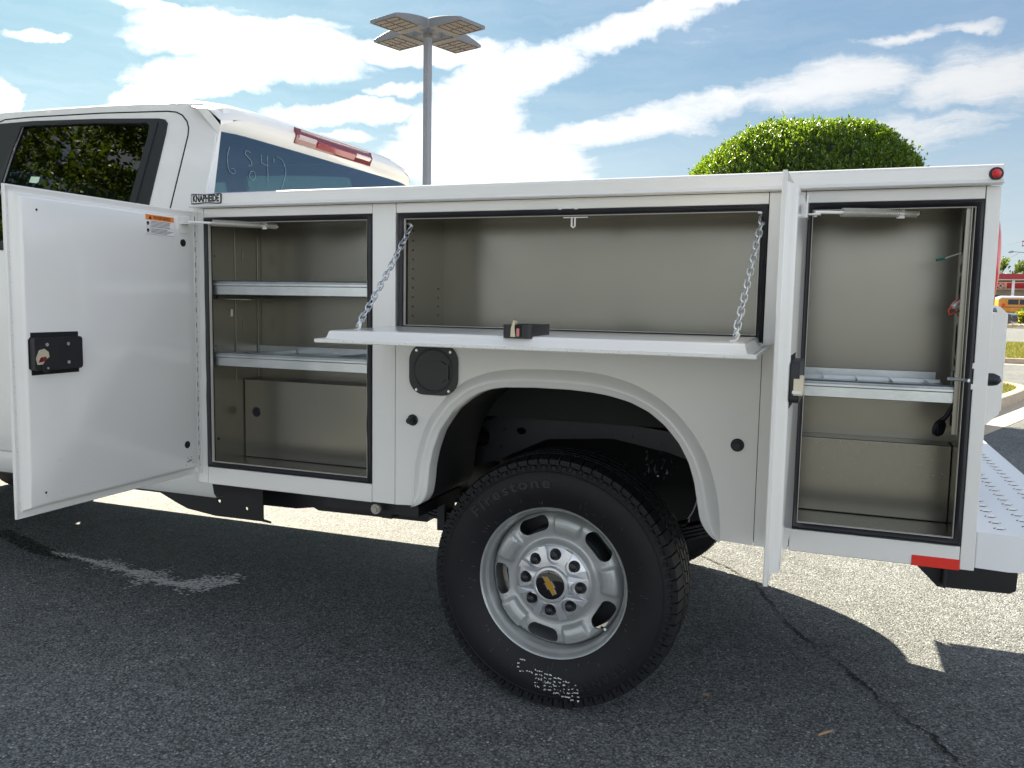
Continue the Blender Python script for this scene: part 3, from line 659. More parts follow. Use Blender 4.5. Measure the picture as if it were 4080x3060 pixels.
# stop bracket on the door
MB().plate([(.055, 1.575), (.103, 1.575), (.107, 1.571), (.107, 1.532), (.095, 1.520), (.055, 1.520)], [], lambda a, c: pl1(a, .0345, c), lambda a, c: pl1(a, .031, c)).build('stop_bracket', WHITE, d1, bevel=.001)
MB().box(.034, .062, -.104, -.062, 1.549, 1.552).build('bracket_tab', WHITE, d1, bevel=.001)
# piano hinge
b = MB(); b.box(-.006, .018, -.0045, -.0012, .672, 1.60); b.cyl((-.004, -.006, .672), (-.004, -.006, 1.60), .0042, 10)
ph = part(b, 'piano_hinge', WHITE, bevel=.0006)
b = MB()
for k in range(17): b.box(.005, .010, -.0052, -.0046, .72+.053*k, .736+.053*k); b.cyl((.013, -.0052, .703+.053*k), (.013, -.0044, .703+.053*k), .0018, 8)
kind(b.build('hinge_slot', mat('hinge_slot_grey', (.30, .30, .29), .6), ph), 'stuff')
# rear vertical door, seen edge on
ang = radians(1.6)
pl3 = lambda s, t, z: (2.0125+t*cos(ang)-s*sin(ang), -.006-s*cos(ang)-t*sin(ang), z)
d3 = door('white rear vertical compartment door swung out and seen edge on', .447, .672, 1.6005, pl3, 1.13)
latch(d3, pl3, .26, .418, 1.077, 1.197)
MB().plate([(.418, 1.108), (.398, 1.110), (.38, 1.113), (.376, 1.133), (.385, 1.150), (.41, 1.154), (.418, 1.140)], [], lambda a, c: pl3(a, .060, c), lambda a, c: pl3(a, .040, c)).build('latch_jaw', BEIGEP, d3, bevel=.001)
MB().plate([(.424, 1.112), (.39, 1.112), (.39, 1.119), (.424, 1.119)], [], lambda a, c: pl3(a, .058, c), lambda a, c: pl3(a, .038, c)).build('latch_lever', WHITE, d3, bevel=.001)
MB().box(2.006, 2.012, -.40, -.30, 1.075, 1.195).build('outer_handle', PLA, d3, bevel=.002)
MB().plate([(.07, 1.585), (.115, 1.585), (.115, 1.53), (.07, 1.53)], [], lambda a, c: pl3(a, .0345, c), lambda a, c: pl3(a, .031, c)).build('stop_bracket', WHITE, d3, bevel=.002)
MB().box(2.045, 2.075, -.112, -.085, 1.538, 1.542).build('bracket_tab', WHITE, d3, bevel=.001)
b = MB(); b.box(2.013, 2.032, -.0045, -.0012, .672, 1.60); b.cyl((2.010, -.006, .672), (2.010, -.006, 1.60), .0042, 10); part(b, 'piano_hinge', WHITE, bevel=.0006)
# horizontal drop door: hinge line along x at z=1.2, lying level
tilt = radians(.6)
pl2 = lambda s, t, z: (.787+z, -.006-s*cos(tilt), 1.1925+t*1.0-s*sin(tilt))
d2 = door('white horizontal compartment door folded down level on two chains', .424, 0, 1.172, pl2, 0)
kx0, kx1 = 1.338, 1.500
b = MB().plate(rrect(.078, .158, .012, 4), [], lambda a, c: (1.3735+a, -.333+c, 1.248), lambda a, c: (1.3735+a, -.333+c, 1.214)); lc = b.build('latch_case', PLA, d2, bevel=.005)
MB().box(1.359, 1.387, -.4145, -.36, 1.219, 1.2495).build('latch_opening', LINER, d2)
b = MB().plate([(1.359, 1.218), (1.360, 1.240), (1.366, 1.260), (1.372, 1.256), (1.369, 1.243), (1.372, 1.218)], [], lambda a, c: (a, -.4165, c), lambda a, c: (a, -.400, c)); b.build('latch_jaw', BEIGEP, d2, bevel=.001)
MB().box(1.374, 1.382, -.4165, -.40, 1.219, 1.240).build('latch_pawl', mat('pink_pawl', (.6, .2, .18), .5), d2, bevel=.002)
MB().plate([(1.412, .0), (1.417, .0), (1.417, .0)], [], lambda a, c: (a, -.30, 1.23), lambda a, c: (a, -.29, 1.23))
MB().box(1.34, 1.475, -.405, -.335, 1.1865, 1.1885).build('outer_handle', PLA, d2, bevel=.002)
MB().plate([(1.945, -.012), (1.972, -.008), (1.972, -.03), (1.945, -.06)], [], lambda a, c: (a, c, 1.204), lambda a, c: (a, c, 1.2015)).build('hinge_tab', WHITE, d2)
b = MB(); b.box(.80, 1.955, -.0045, -.0012, 1.188, 1.203); b.cyl((.80, -.005, 1.196), (1.955, -.005, 1.196), .0045, 10); part(b, 'piano_hinge', WHITE, bevel=.0006)
# road dirt and specks along the flap lip, the door coves and the box panels
def specks(parent, n, fn, smin, smax, seed, name='dirt_specks'):
    rd = random.Random(seed); m = MB()
    for k in range(n):
        a, c = rd.random(), rd.random(); s_ = rd.uniform(smin, smax); st = rd.uniform(.5, 2.2)
        P4 = [fn(a, c, s_*st*cos(2*pi*i/5)*rd.uniform(.5, 1.2), s_*sin(2*pi*i/5)*rd.uniform(.5, 1.2)) for i in range(5)]; m.add(P4, [tuple(range(5))])
    kind(m.build(name, DIRT, parent, smooth=0), 'stuff')
DIRT = mat('road_dirt', (.42, .37, .30), .9, noise=.3, nscale=80)
specks(d2, 190, lambda a, c, u, v: (.80+1.14*a**.9+u, -.4305-.0004-.0015*0, 1.1880+.006*c*c+v*.6), .0004, .0013, 1)
specks(d1, 90, lambda a, c, u, v: (.0073+.0002, -.006-.7165+.004*c+u*.5, .70+.88*a+v), .0006, .0016, 2)
specks(d1, 60, lambda a, c, u, v: (.0313, -.10-.58*a+u, .71+.12*c*c+v), .0005, .0012, 3)
specks(T, 60, lambda a, c, u, v: (2.08+.36*a+u, .2345, .80+.12*c+v), .0006, .0018, 4)
# header striker
b = MB(); b.box(1.355, 1.43, .018, .020, 1.556, 1.559); b.tube([(1.381, .019, 1.558), (1.381, .019, 1.532), (1.386, .019, 1.528), (1.391, .019, 1.532), (1.391, .019, 1.558)], .0028, 8); part(b, 'striker', WHITE)
for x in (1.351, 1.400): part(MB().cyl((x, .001, 1.580), (x, -.004, 1.580), .005, 10), 'striker_screw', WHITE)
# chains
def chain(p0, p1, n, sag, ph0):
    e = empty('support_chain', parent=T)
    p0 = Vector(p0); p1 = Vector(p1)
    L_, w_, wr = .0325, .0165, .0021
    link = None; pts = [p0.lerp(p1, i/n)+Vector((0, 0, -sag*4*(i/n)*(1-i/n))) for i in range(n+1)]
    for i in range(n):
        a, c = pts[i], pts[i+1]; t = (c-a).normalized(); mid = (a+c)/2
        if link is None:
            path = []
            for k in range(9): th = -pi/2+pi*k/8; path.append((L_/2-w_/2+cos(th)*w_/2, sin(th)*w_/2, 0))
            for k in range(9): th = pi/2+pi*k/8; path.append((-L_/2+w_/2+cos(th)*w_/2, sin(th)*w_/2, 0))
            m0 = MB().tube(path, wr, 6, closed=True); o = m0.build('link', ZINC, e, smooth=80); link = o
        else:
            o = link.copy(); COL.objects.link(o); o.parent = e
        side = t.cross(Vector((0, 1, 0))).normalized(); o2 = side.cross(t)
        phi = ph0+i*pi/2+random.gauss(0, .16); yv = side*cos(phi)+o2*sin(phi); zv = t.cross(yv)
        o.matrix_local = Matrix(((t.x, yv.x, zv.x, mid.x), (t.y, yv.y, zv.y, mid.y), (t.z, yv.z, zv.z, mid.z), (0, 0, 0, 1)))
    for q in ((p0, 1), (p1, -1)):
        c = q[0]; hp = [(c.x, c.y, c.z+.004), (c.x+.004, c.y, c.z+.010), (c.x+.008, c.y, c.z+.004), (c.x+.006, c.y, c.z-.006*q[1]), (c.x, c.y, c.z-.012*q[1]), (c.x-.012, c.y, c.z-.014*q[1])]
        MB().tube(hp, .0036, 8).build('chain_hook', WHITE if q[1] == 1 else ZINC, e)
chain((.862, -.325, 1.232), (.845, .02, 1.535), 19, .006, .4)
chain((1.900, -.325, 1.234), (1.925, -.0, 1.545), 18, .004, 1.0)
# door springs
def spring(p0, pb, pe, x_bend=None):
    e = empty('door_stop_spring', parent=T); p0 = Vector(p0); pb = Vector(pb); pe = Vector(pe)
    MB().tube([p0+Vector((0, 0, -.012)), p0, p0+(pb-p0)*.08, pe], .0042, 10).build('spring_rod', WHITE, e)
    def coil(a, c, turns, R):
        path = []; ax = (c-a).normalized(); s1 = ax.cross(Vector((0, 0, 1))).normalized(); s2 = ax.cross(s1); n = turns*12
        for i in range(n+1):
            t = i/n; th = 2*pi*turns*t; path.append(a.lerp(c, t)+s1*cos(th)*R+s2*sin(th)*R)
        return path
    a = p0.lerp(pb, .30)
    MB().tube(coil(a, pb-(pb-a)*.03, 27, .0100), .0017, 6).build('coil', INNER2, e, smooth=80)
    MB().tube(coil(pb+(pe-pb)*.15, pe-(pe-pb)*.08, 7, .0088), .0017, 6).build('coil', INNER2, e, smooth=80)
    MB().box(pb.x-.010, pb.x+.010, pb.y-.001, pb.y+.001, pb.z-.014, pb.z+.024).box(pb.x-.014, pb.x+.012, pb.y-.004, pb.y+.012, pb.z+.018, pb.z+.021).build('spring_bracket', WHITE, e, bevel=.001)
spring((.052, -.082, 1.558), (.278, .03, 1.554), (.319, .05, 1.550)); spring((2.062, -.10, 1.546), (2.268, .03, 1.553), (2.312, .05, 1.552))

# ---------- tail end
bo_ = [(2.492, .012), (2.567, .003), (2.700, .03), (2.772, .13), (2.772, WD-.13), (2.70, WD-.03), (2.567, WD-.003), (2.492, WD-.012)]
BUMP = mat('bumper_white', (.82, .83, .84), .4, coat=.3)
b = MB().plate(bo_, [], lambda a, c: (a, c, .7365), lambda a, c: (a, c, .642)); bmp = part(b, 'step_bumper', BUMP, bevel=.004)
tread = None
for r_, xr in enumerate((2.553, 2.627, 2.702)):
    for k in range(27):
        yy = .069+.0683*k+r_*-.017
        if yy < .05 or (r_ == 2 and yy < .13): continue
        if tread is None:
            b = MB(); b.plate([(.0145*cos(2*pi*i/12), .0085*sin(2*pi*i/12)) for i in range(12)], [], lambda a, c: (a, c, .0012), lambda a, c: (a, c, 0), 1)
            b.loft([[(-.013+.026*i/6, -.0085+.003*sin(pi*i/6), .0) for i in range(7)], [(-.012+.024*i/6, -.0045, .0055*sin(pi*i/6)+.0012) for i in range(7)], [(-.012+.024*i/6, -.002, .0012) for i in range(7)]], False)
            tread = b.build('tread_cleat', [BUMP, CUT], bmp, loc=(xr, yy, .7366))
        else:
            o = tread.copy(); COL.objects.link(o); o.parent = bmp; o.location = (xr, yy, .7366)
b = MB().plate([(2.38, .64), (2.396, .533), (2.453, .477), (2.642, .482), (2.658, .492), (2.662, .64)], [], lambda a, c: (a, .35, c), lambda a, c: (a, .36, c)); b.box(2.46, 2.47, .30, .36, .49, .64)
part(b, 'bumper_bracket', DARK, bevel=.003)
b = MB().plate([(2.491, .985), (2.514, .997), (2.545, 1.03), (2.546, 1.30), (2.53, 1.316), (2.491, 1.324)], [[(2.517+.007*cos(a), 1.304+.009*sin(a)) for a in [2*pi*i/16 for i in range(16)]]], lambda a, c: (a, .148, c), lambda a, c: (a, .153, c))
part(b, 'tail_side_plate', WHITE, bevel=.001)
b = MB().box(2.491, 2.552, .16, 1.77, 1.035, 1.30); b.box(2.491, 2.53, .36, 1.57, .80, 1.034); tg = part(b, 'tailgate', WHITE, bevel=.004)
MB().cyl((2.516, .1475, 1.296), (2.516, .140, 1.296), .006, 14).build('tailgate_pin', WHITE, tg)
MB().cyl((2.507, .1475, 1.068), (2.507, .138, 1.068), .005, 10).build('tailgate_bolt', ZINC, tg)
b = MB().tube([(2.487, .02, 1.131), (2.503, .02, 1.131), (2.512, .02, 1.128), (2.518, .02, 1.123)], [.0165, .0165, .0145, .008], 18); part(b, 'rubber_stop', RUB)
b = MB(); L_ = []
for i in range(13):
    ph_ = -pi/2+pi*i/12; L_.append([(2.489+max(0, cos(th))*.023*cos(ph_), .085+.038*sin(th)*cos(ph_), 1.435+.128*sin(ph_)) for th in [-pi/2+pi*j/12 for j in range(13)]])
b.loft(L_, False); part(b, 'tail_lamp', REDL, smooth=80)
part(MB().cyl((2.2, .6, .60), (2.19, .6, .56), .006, 8).tube([(2.25, .6, .63), (2.2, .6, .605), (2.12, .6, .628)], .008, 8), 'drain_tube', RUB)

# ---------- underbody
def yplate(pts, y0, y1, name, m, parent=T, bevel=0, holes=()): return MB().plate(pts, list(holes), lambda a, c: (a, y0, c), lambda a, c: (a, y1, c)).build(name, m, parent, bevel=bevel)
rail = [(-3.6, .60), (-2.2, .58), (.25, .60), (.62, .66), (.80, .80), (.98, .885), (1.5, .885), (1.95, .84), (2.48, .72), (2.48, .60), (1.95, .70), (1.62, .80), (1.42, .835), (1.18, .815), (.98, .72), (.80, .66), (.70, .455), (.207, .448), (.184, .458), (.10, .445), (-.07, .442), (-2.2, .44), (-3.6, .46)]
hl = lambda x, z, rx, rz: [(x+rx*cos(2*pi*i/20), z+rz*sin(2*pi*i/20)) for i in range(20)]
for yy in (.45, 1.42):
    yplate(rail, yy, yy+.06, 'frame_rail', DARK, bevel=.004, holes=[hl(.916, .805, .038, .038), hl(1.079, .838, .018, .013)] if yy < 1 else [])
b = MB(); [b.cyl((x, .449, z), (x, .4475, z), r_, 12) for x, z, r_ in ((1.013, .84, .007), (1.0, .775, .007), (.83, .745, .006), (.30, .50, .012), (.45, .52, .012))]; part(b, 'frame_bolt_hole', LINER)
part(MB().box(-2.9, -2.8, .51, 1.42, .45, .58).box(-.5, -.4, .51, 1.42, .46, .58).box(.6, .68, .51, 1.42, .5, .6).box(2.3, 2.4, .51, 1.42, .62, .72), 'cross_member', DARK)
yplate([(-.52, .60), (-.50, .50), (-.387, .455), (-.325, .434), (-.184, .419), (.045, .421), (.085, .417), (.083, .424), (.049, .43), (.049, .60)], .30, .306, 'mounting_bracket', DARK, bevel=.002, holes=[hl(-.165, .483, .008, .008), hl(-.03, .465, .007, .007)])
for yy in (.36, 1.50):
    b = MB()
    for k in range(5):
        x0 = .55+.10*k; x1 = 2.10-.10*k; pth = []
        for i in range(17): t = i/16; x = x0+(x1-x0)*t; pth.append((x, .462+.013*k+(.075 if x < 1.324 else .26)*((x-1.324)/.78)**2))
        b.loft([[(x, yy+a, z+c) for a, c in ((0, 0), (.07, 0), (.07, .009), (0, .009))] for x, z in pth], True, True, True)
    b.box(.555, .60, yy-.01, yy+.08, .48, .60); b.box(.79, .82, yy-.012, yy+.08, .46, .59)
    part(b, 'leaf_spring', DARK)
b = MB().cyl((1.324, .30, .41), (1.324, 1.65, .41), .048, 20); b.tube([(1.324, .86, .41), (1.324, .92, .41), (1.324, 1.02, .41), (1.324, 1.10, .41)], [.06, .15, .15, .06], 24); part(b, 'rear_axle', DARK)
b = MB().cyl((-2.6, .93, .50), (1.2, .96, .44), .04, 16); part(b, 'drive_shaft', DARK)
b = MB().tube([(-2.4, 1.30, .40), (-.6, 1.28, .42), (.9, 1.25, .52), (1.5, 1.2, .70), (2.2, 1.45, .58)], .04, 14); part(b, 'exhaust_pipe', mat('exhaust_steel', (.18, .16, .14), .5, metal=.6))
part(MB().box(-1.5, -.55, .52, .86, .42, .62).box(.1, .6, .55, .86, .45, .60), 'fuel_tank', DARK, bevel=.03, seg=3)
part(MB().box(-2.63, .02, 1.82, 1.93, .335, .58).box(-.4, -.36, 1.60, 1.80, .38, .56).box(-2.1, -2.06, 1.60, 1.80, .38, .56), 'shadow_step', DARK, bevel=.012)  # unseen far-side step, added and deepened to block light under the cab
b = MB().cyl((.72, .03, .607), (.72, .018, .607), .017, 20); b.cyl((.72, .018, .607), (.72, .010, .607), .010, 6); part(b, 'body_mount_bolt', mat('old_bolt', (.45, .42, .36), .5, metal=.5))
part(MB().box(.5, .86, .06, .40, .585, .62), 'body_mount_rail', DARK)
part(MB().box(.85, 1.9, 1.02, 1.04, .56, .928), 'light_block_panel', LINER)  # black panel added mid-bed to block daylight showing through the far arch
for x0, x1 in ((.70, .83), (1.92, 2.05)): part(MB().box(x0, x1, .0312, .0335, .637, 1.61), 'seam_backing', LINER, smooth=0)
part(MB().box(.02, 2.47, .0312, .0332, 1.584, 1.63), 'seam_backing', LINER, smooth=0)
# crumpled plastic film caught above the axle
b = MB(); rd = random.Random(2)
for k in range(46):
    c = Vector((1.585+rd.gauss(0, .03), .42+rd.gauss(0, .01), .755+rd.gauss(0, .035))); v = [tuple(c+Vector((rd.gauss(0, .0045), rd.gauss(0, .003), rd.gauss(0, .008)))) for _ in range(3)]; b.add(v, [(0, 1, 2)])
part(b, 'plastic_film', mat('clear_film', (.12, .13, .16), .15, metal=.3), smooth=0)

part(MB().box(.3, 2.45, 1.555, 1.568, .60, .929).box(.871, .876, 1.57, 1.90, .60, 1.049).box(1.853, 1.858, 1.57, 1.90, .60, 1.049), 'dark_underbed_sheets', LINER)  # black sheets added over the white far side, standing in for underbody shade
part(MB().box(-2.62, -2.605, 1.58, 1.93, .14, .62), 'shadow_flap', RUB)  # unseen flap added to shade the ground behind the far front wheel
part(MB().box(.02, 2.45, .37, 1.55, .918, .926), 'bed_underside', LINER)
# ---------- wheels
def wheel(cx, yo, cz, side=1, detail=True, parent=T):
    """yo = outer sidewall plane; side=+1: outer face towards -y"""
    e = empty('wheel', parent=parent, loc=(cx, yo, cz))
    if side < 0: e.rotation_euler = (0, 0, pi)
    R = .415
    tp = [(.2435, .030), (.250, .026), (.262, .020), (.275, .013), (.30, .004), (.322, .000), (.345, .001), (.362, .006), (.3635, .0045), (.3655, .0048), (.367, .008), (.378, .014), (.390, .023), (.3985, .034), (.403, .048), (.4055, .07)]
    for gy in (.098, .137, .176): tp += [(.4060, gy-.006), (.4045, gy-.004), (.4045, gy+.004), (.4060, gy+.006)]
    full = tp+[(.4055, .205), (.403, .227), (.3985, .241), (.390, .252), (.378, .261), (.36, .27), (.33, .275), (.30, .271), (.262, .255), (.2435, .245), (.235, .20), (.235, .08)]
    MB().lathe(full, (0, 0, 0), 144 if detail else 64, closed=True).build('tyre', TYRE, e, smooth=35)
    # tread blocks: 5 ribs of blocks standing proud of the casing, notched at the shoulder
    b = MB(); npitch = 70 if detail else 36; pa = 2*pi/npitch
    def blk(th0, th1, ya, yb_, r0, r1, sk=0):
        vs = []
        for r_ in (r0, r1):
            for (th, y) in ((th0, ya), (th1, ya), (th1+sk, yb_), (th0+sk, yb_)):
                q = (.2*(y < .05 or y > .225))
                rr_ = r_ - (max(0, .055-y)*.28+max(0, y-.22)*.28) - (0 if r_ == r0 else 0)
                vs.append((rr_*cos(th), y, rr_*sin(th)))
        b.add(vs, [(0, 3, 2, 1), (4, 5, 6, 7), (0, 1, 5, 4), (1, 2, 6, 5), (2, 3, 7, 6), (3, 0, 4, 7)])
    for k in range(npitch):
        t0 = k*pa; h = pa*.5
        blk(t0, t0+pa*.87, .020, .072, .394, .4135, .006)
        blk(t0+pa*.18, t0+pa*.55, .010, .022, .372, .397)
        blk(t0+pa*.72, t0+pa*.90, .013, .024, .376, .400)
        blk(t0+h, t0+h+pa*.86, .0755, .092, .398, .415, .02); blk(t0, t0+pa*.88, .104, .131, .398, .415, -.018)
        blk(t0+h, t0+h+pa*.88, .143, .170, .398, .415, .018); blk(t0, t0+pa*.86, .182, .199, .398, .415, -.02)
        blk(t0+h, t0+h+pa*.86, .203, .255, .394, .4135, -.006)
    kind(b.build('tread', TYRE, e, smooth=0), 'stuff')
    # rim: flange, barrel
    rp = [(.2435, .040), (.2475, .034), (.2485, .028), (.2465, .0245), (.2430, .026), (.2400, .033), (.2375, .045), (.2345, .052), (.2300, .056), (.2270, .066), (.2250, .085), (.2225, .115), (.2220, .20), (.226, .24), (.240, .247), (.244, .245), (.235, .235), (.230, .20), (.230, .07)]
    MB().lathe(rp, n=96 if detail else 48, closed=True).build('rim', SILV, e, smooth=50)
    # disc with five oval windows
    base = [(.055, .052), (.118, .052), (.124, .054), (.130, .066), (.138, .074), (.150, .073), (.165, .066), (.180, .062), (.196, .062), (.208, .068), (.217, .080), (.2235, .098)]
    HA = [radians(114-72*k) for k in range(5)]
    def dy(r_, th):
        # pads between windows rise towards the rim
        ph_ = ((th-HA[0]+pi/5) % (2*pi/5))-pi/5; a = abs(ph_)/(pi/5)
        f = min(1, max(0, (a-.60)/.07)); f = f*f*(3-2*f); g_ = min(1, max(0, (r_-.150)/.012)); g_ = g_*g_*(3-2*g_); h_ = 1-min(1, max(0, (r_-.208)/.008))
        dep = math.exp(-((a/.62)**4))*math.exp(-(((r_-.193)/.034)**4))*.006
        return -.0135*f*g_*h_ + dep
    n = 200 if detail else 60; loops = []
    prf = resample([(r_, y_) for r_, y_ in base], 46 if detail else 14)
    for r_, y_ in prf: loops.append([(r_*cos(2*pi*j/n), y_+dy(r_, 2*pi*j/n), r_*sin(2*pi*j/n)) for j in range(n)])
    back = [[(p[0], p[1]+.009, p[2]) for p in l] for l in loops[::-1]]
    dm = MB().loft(loops+back+[loops[0]])
    disc = dm.build('wheel_disc', SILV, e, smooth=50, merge=True)
    if detail:
        cb_ = MB()
        for a in HA:
            o_ = []
            for (p, q) in rrect(.106, .050, .0245, 7):
                rr_ = .189+q; th = a+p/.189*(1 if True else 1); o_.append((rr_*cos(th), rr_*sin(th)))
            cb_.plate(o_, [], lambda x, z: (x, -.02, z), lambda x, z: (x, .13, z))
        cut = cb_.build('cutter', SILV, e, smooth=0)
        md = disc.modifiers.new('windows', 'BOOLEAN'); md.operation = 'DIFFERENCE'; md.object = cut; md.solver = 'EXACT'
        bv = disc.modifiers.new('edge', 'BEVEL'); bv.width = .0022; bv.segments = 2; bv.limit_method = 'ANGLE'; bv.angle_limit = radians(50)
        dg = bpy.context.evaluated_depsgraph_get(); dg.update(); me = bpy.data.meshes.new_from_object(disc.evaluated_get(dg))
        disc.modifiers.clear(); disc.data = me; bpy.data.objects.remove(cut)
        me.polygons.foreach_set('use_smooth', [True]*len(me.polygons)); me.set_sharp_from_angle(angle=radians(50))
    # brake behind
    MB().lathe([(0, .10), (.165, .10), (.168, .106), (.168, .18), (.214, .182), (.214, .186), (0, .186)], n=40).build('brake_rotor', mat('brake_steel', (.05, .055, .06), .5, metal=.5), e)
    if not detail:
        MB().lathe([(0, .03), (.06, .032), (.11, .045), (.118, .052)], n=32).build('hub_cap', HUBC, e); MB().lathe([(0, .243), (.237, .243), (.237, .247), (0, .247)], n=32).build('dust_shield', LINER, e); return e
    # hub cap
    MB().lathe([(0, .040), (.060, .040), (.112, .046), (.1175, .050), (.119, .055)], n=80).build('hub_cap', HUBC, e, smooth=30)
    LA = [radians(86-45*k) for k in range(8)]; st = []
    for k in range(8):
        a = LA[k]
        c = Vector((cos(a), sin(a)))*.0945; tdir = Vector((-sin(a), cos(a))); rd_ = Vector((cos(a), sin(a)))
        w0 = .032
        st.append(tuple(rd_*.1165+tdir*w0*1.12))
        for i in range(11):
            th = pi*i/10; st.append(tuple(c+tdir*cos(th)*.0255-rd_*sin(th)*.0300))
        st.append(tuple(rd_*.1165-tdir*w0*1.12))
    fn = lambda t: (lambda x, z: (x, t+.010*(hypot(x, z)/.117)**2, z))
    b = MB(); b.plate(st, [], fn(.022), fn(.034)); 
    b.build('hub_star', HUBC, e, bevel=.002)
    MB().lathe([(0, .014), (.047, .014), (.049, .012), (.056, .013), (.060, .018), (.061, .030)], n=64).build('hub_ring', HUBC, e, smooth=40)
    MB().lathe([(0, .0105), (.040, .0115), (.047, .0135)], n=48).build('hub_emblem_disc', mat('gloss_black', (.005, .005, .006), .05, coat=1), e, smooth=60)
    bt = [(-.0385, -.0085), (-.0125, -.0085), (-.0125, -.0140), (.0165, -.0140), (.0165, -.0085), (.0385, -.0085), (.0385, -.0085), (.0330, .0085), (.0125, .0085), (.0125, .0140), (-.0165, .0140), (-.0165, .0085), (-.0330, .0085)]
    bt = [(-.036, -.0085), (-.0105, -.0085), (-.0095, -.0135), (.0140, -.0135), (.0130, -.0085), (.0360, -.0085), (.0310, .0085), (.0105, .0085), (.0095, .0135), (-.0140, .0135), (-.0130, .0085), (-.0310, .0085)]
    bt = [(a+c*.35, c) for a, c in bt]
    ra = radians(-58); rot = lambda a, c, k=1: (k*(a*cos(ra)-c*sin(ra)), k*(a*sin(ra)+c*cos(ra)))
    MB().plate([rot(a*1.0, c*1.0) for a, c in bt], [], lambda x, z: (x, .0085, z), lambda x, z: (x, .012, z)).build('emblem_border', CHROME, e, smooth=0)
    MB().plate([rot(a*.90, c*.80) for a, c in bt], [], lambda x, z: (x, .0076, z), lambda x, z: (x, .0088, z)).build('emblem', GOLD, e, smooth=0)
    for a in LA:
        x, z = .092*cos(a), .092*sin(a)
        nb = MB(); nb.lathe([(0, .022), (.008, .0225), (.0125, .025)], (x, 0, z), 6); nb.lathe([(.0125, .025), (.0145, .030), (.0165, .036), (.020, .046)], (x, 0, z), 24)
        nb.build('lug_nut', PLA, e, smooth=30)
    MB().cyl((.158, .070, -.135), (.171, .050, -.130), .0042, 10).build('valve_stem', RUB, e)
    MB().cyl((.1712, .0497, -.130), (.175, .044, -.129), .0046, 10).build('valve_cap', ZINC, e)
    Mt = lambda a: Matrix(((-1, 0, 0, 0), (0, 0, -1, -.0004), (0, 1, 0, 0), (0, 0, 0, 1))) 
    def ring_text(body, r_, mid_deg, size, mt, ex, name, spacing=1.0, y=-.0006, xs=1.0, off=0):
        # plane seen from -y: x right, z up; clockwise lettering with tops outwards
        M4 = Matrix.Translation((0, y, 0)) @ Matrix.Rotation(radians(90), 4, 'X') @ Matrix.Rotation(radians(mid_deg-90), 4, 'Z')
        return text(body, name, size, mt, M4, e, ex, bend=r_, spacing=spacing, xs=xs, offset=off)
    ring_text('Firestone', .331, 116, .046, TYREL, .0022, 'tyre_lettering', 1.25, xs=1.35, off=.001)
    ring_text('TRANSFORCE', .331, -68, .036, TYREL, .0022, 'tyre_lettering', 1.35, xs=1.1, off=.0005)
    # stencil dots
    dots = {'c': ['.11', '1..', '1..', '.11'], '-': ['...', '111', '...', '...'], '8': ['111', '1.1', '111', '1.1', '111'], '0': ['111', '1.1', '1.1', '1.1', '111'], 'A': ['.1.', '1.1', '111', '1.1', '1.1'], 'J': ['111', '..1', '..1', '1.1', '.1.']}
    sb = MB(); rd = random.Random(4)
    for k, ch in enumerate('c-8880A'):
        g_ = dots[ch]
        for iy, row in enumerate(g_):
            for ix, c in enumerate(row):
                if c != '1': continue
                for rep in range(3):
                    xx = -.098+k*.031+ix*.0085+rd.gauss(0, .0010)+(rep-1)*.0024; zz = -.272-iy*.0125-k*.0060+rd.gauss(0, .0012)+(0 if k else .016)
                    r_ = hypot(xx, zz); yy = -.0006+ (max(0, (.31-r_))*.10)
                    s_ = rd.uniform(.0011, .0026); sb.add([(xx+s_*cos(2*pi*i/6), yy-.0006, zz+s_*sin(2*pi*i/6)) for i in range(6)], [tuple(range(6))])
    kind(sb.build('stencil_marks', SMARK, e, smooth=0), 'stuff')
    # little moulding hairs
    hb = MB()
    for k in range(70):
        a = rd.uniform(0, 2*pi); r_ = rd.choice((.262, .268, .30, .395)); r_ += rd.gauss(0, .006); p = Vector((r_*cos(a), .010 if r_ < .29 else (.001 if r_ < .34 else .022), r_*sin(a)))
        q = p+Vector((cos(a)*.010+rd.gauss(0, .002), -.003, sin(a)*.010+rd.gauss(0, .002))); hb.tube([p, q], .0005, 3, False)
    kind(hb.build('rubber_hairs', mat('grey_hairs', (.12, .12, .125), .6), e), 'stuff')
    return e
wheel(1.322, .060, .412)
wheel(1.322, WD-.060, .412, -1, False); wheel(-2.95, .07, .412, 1, False); wheel(-2.95, WD-.07, .412, -1, False)

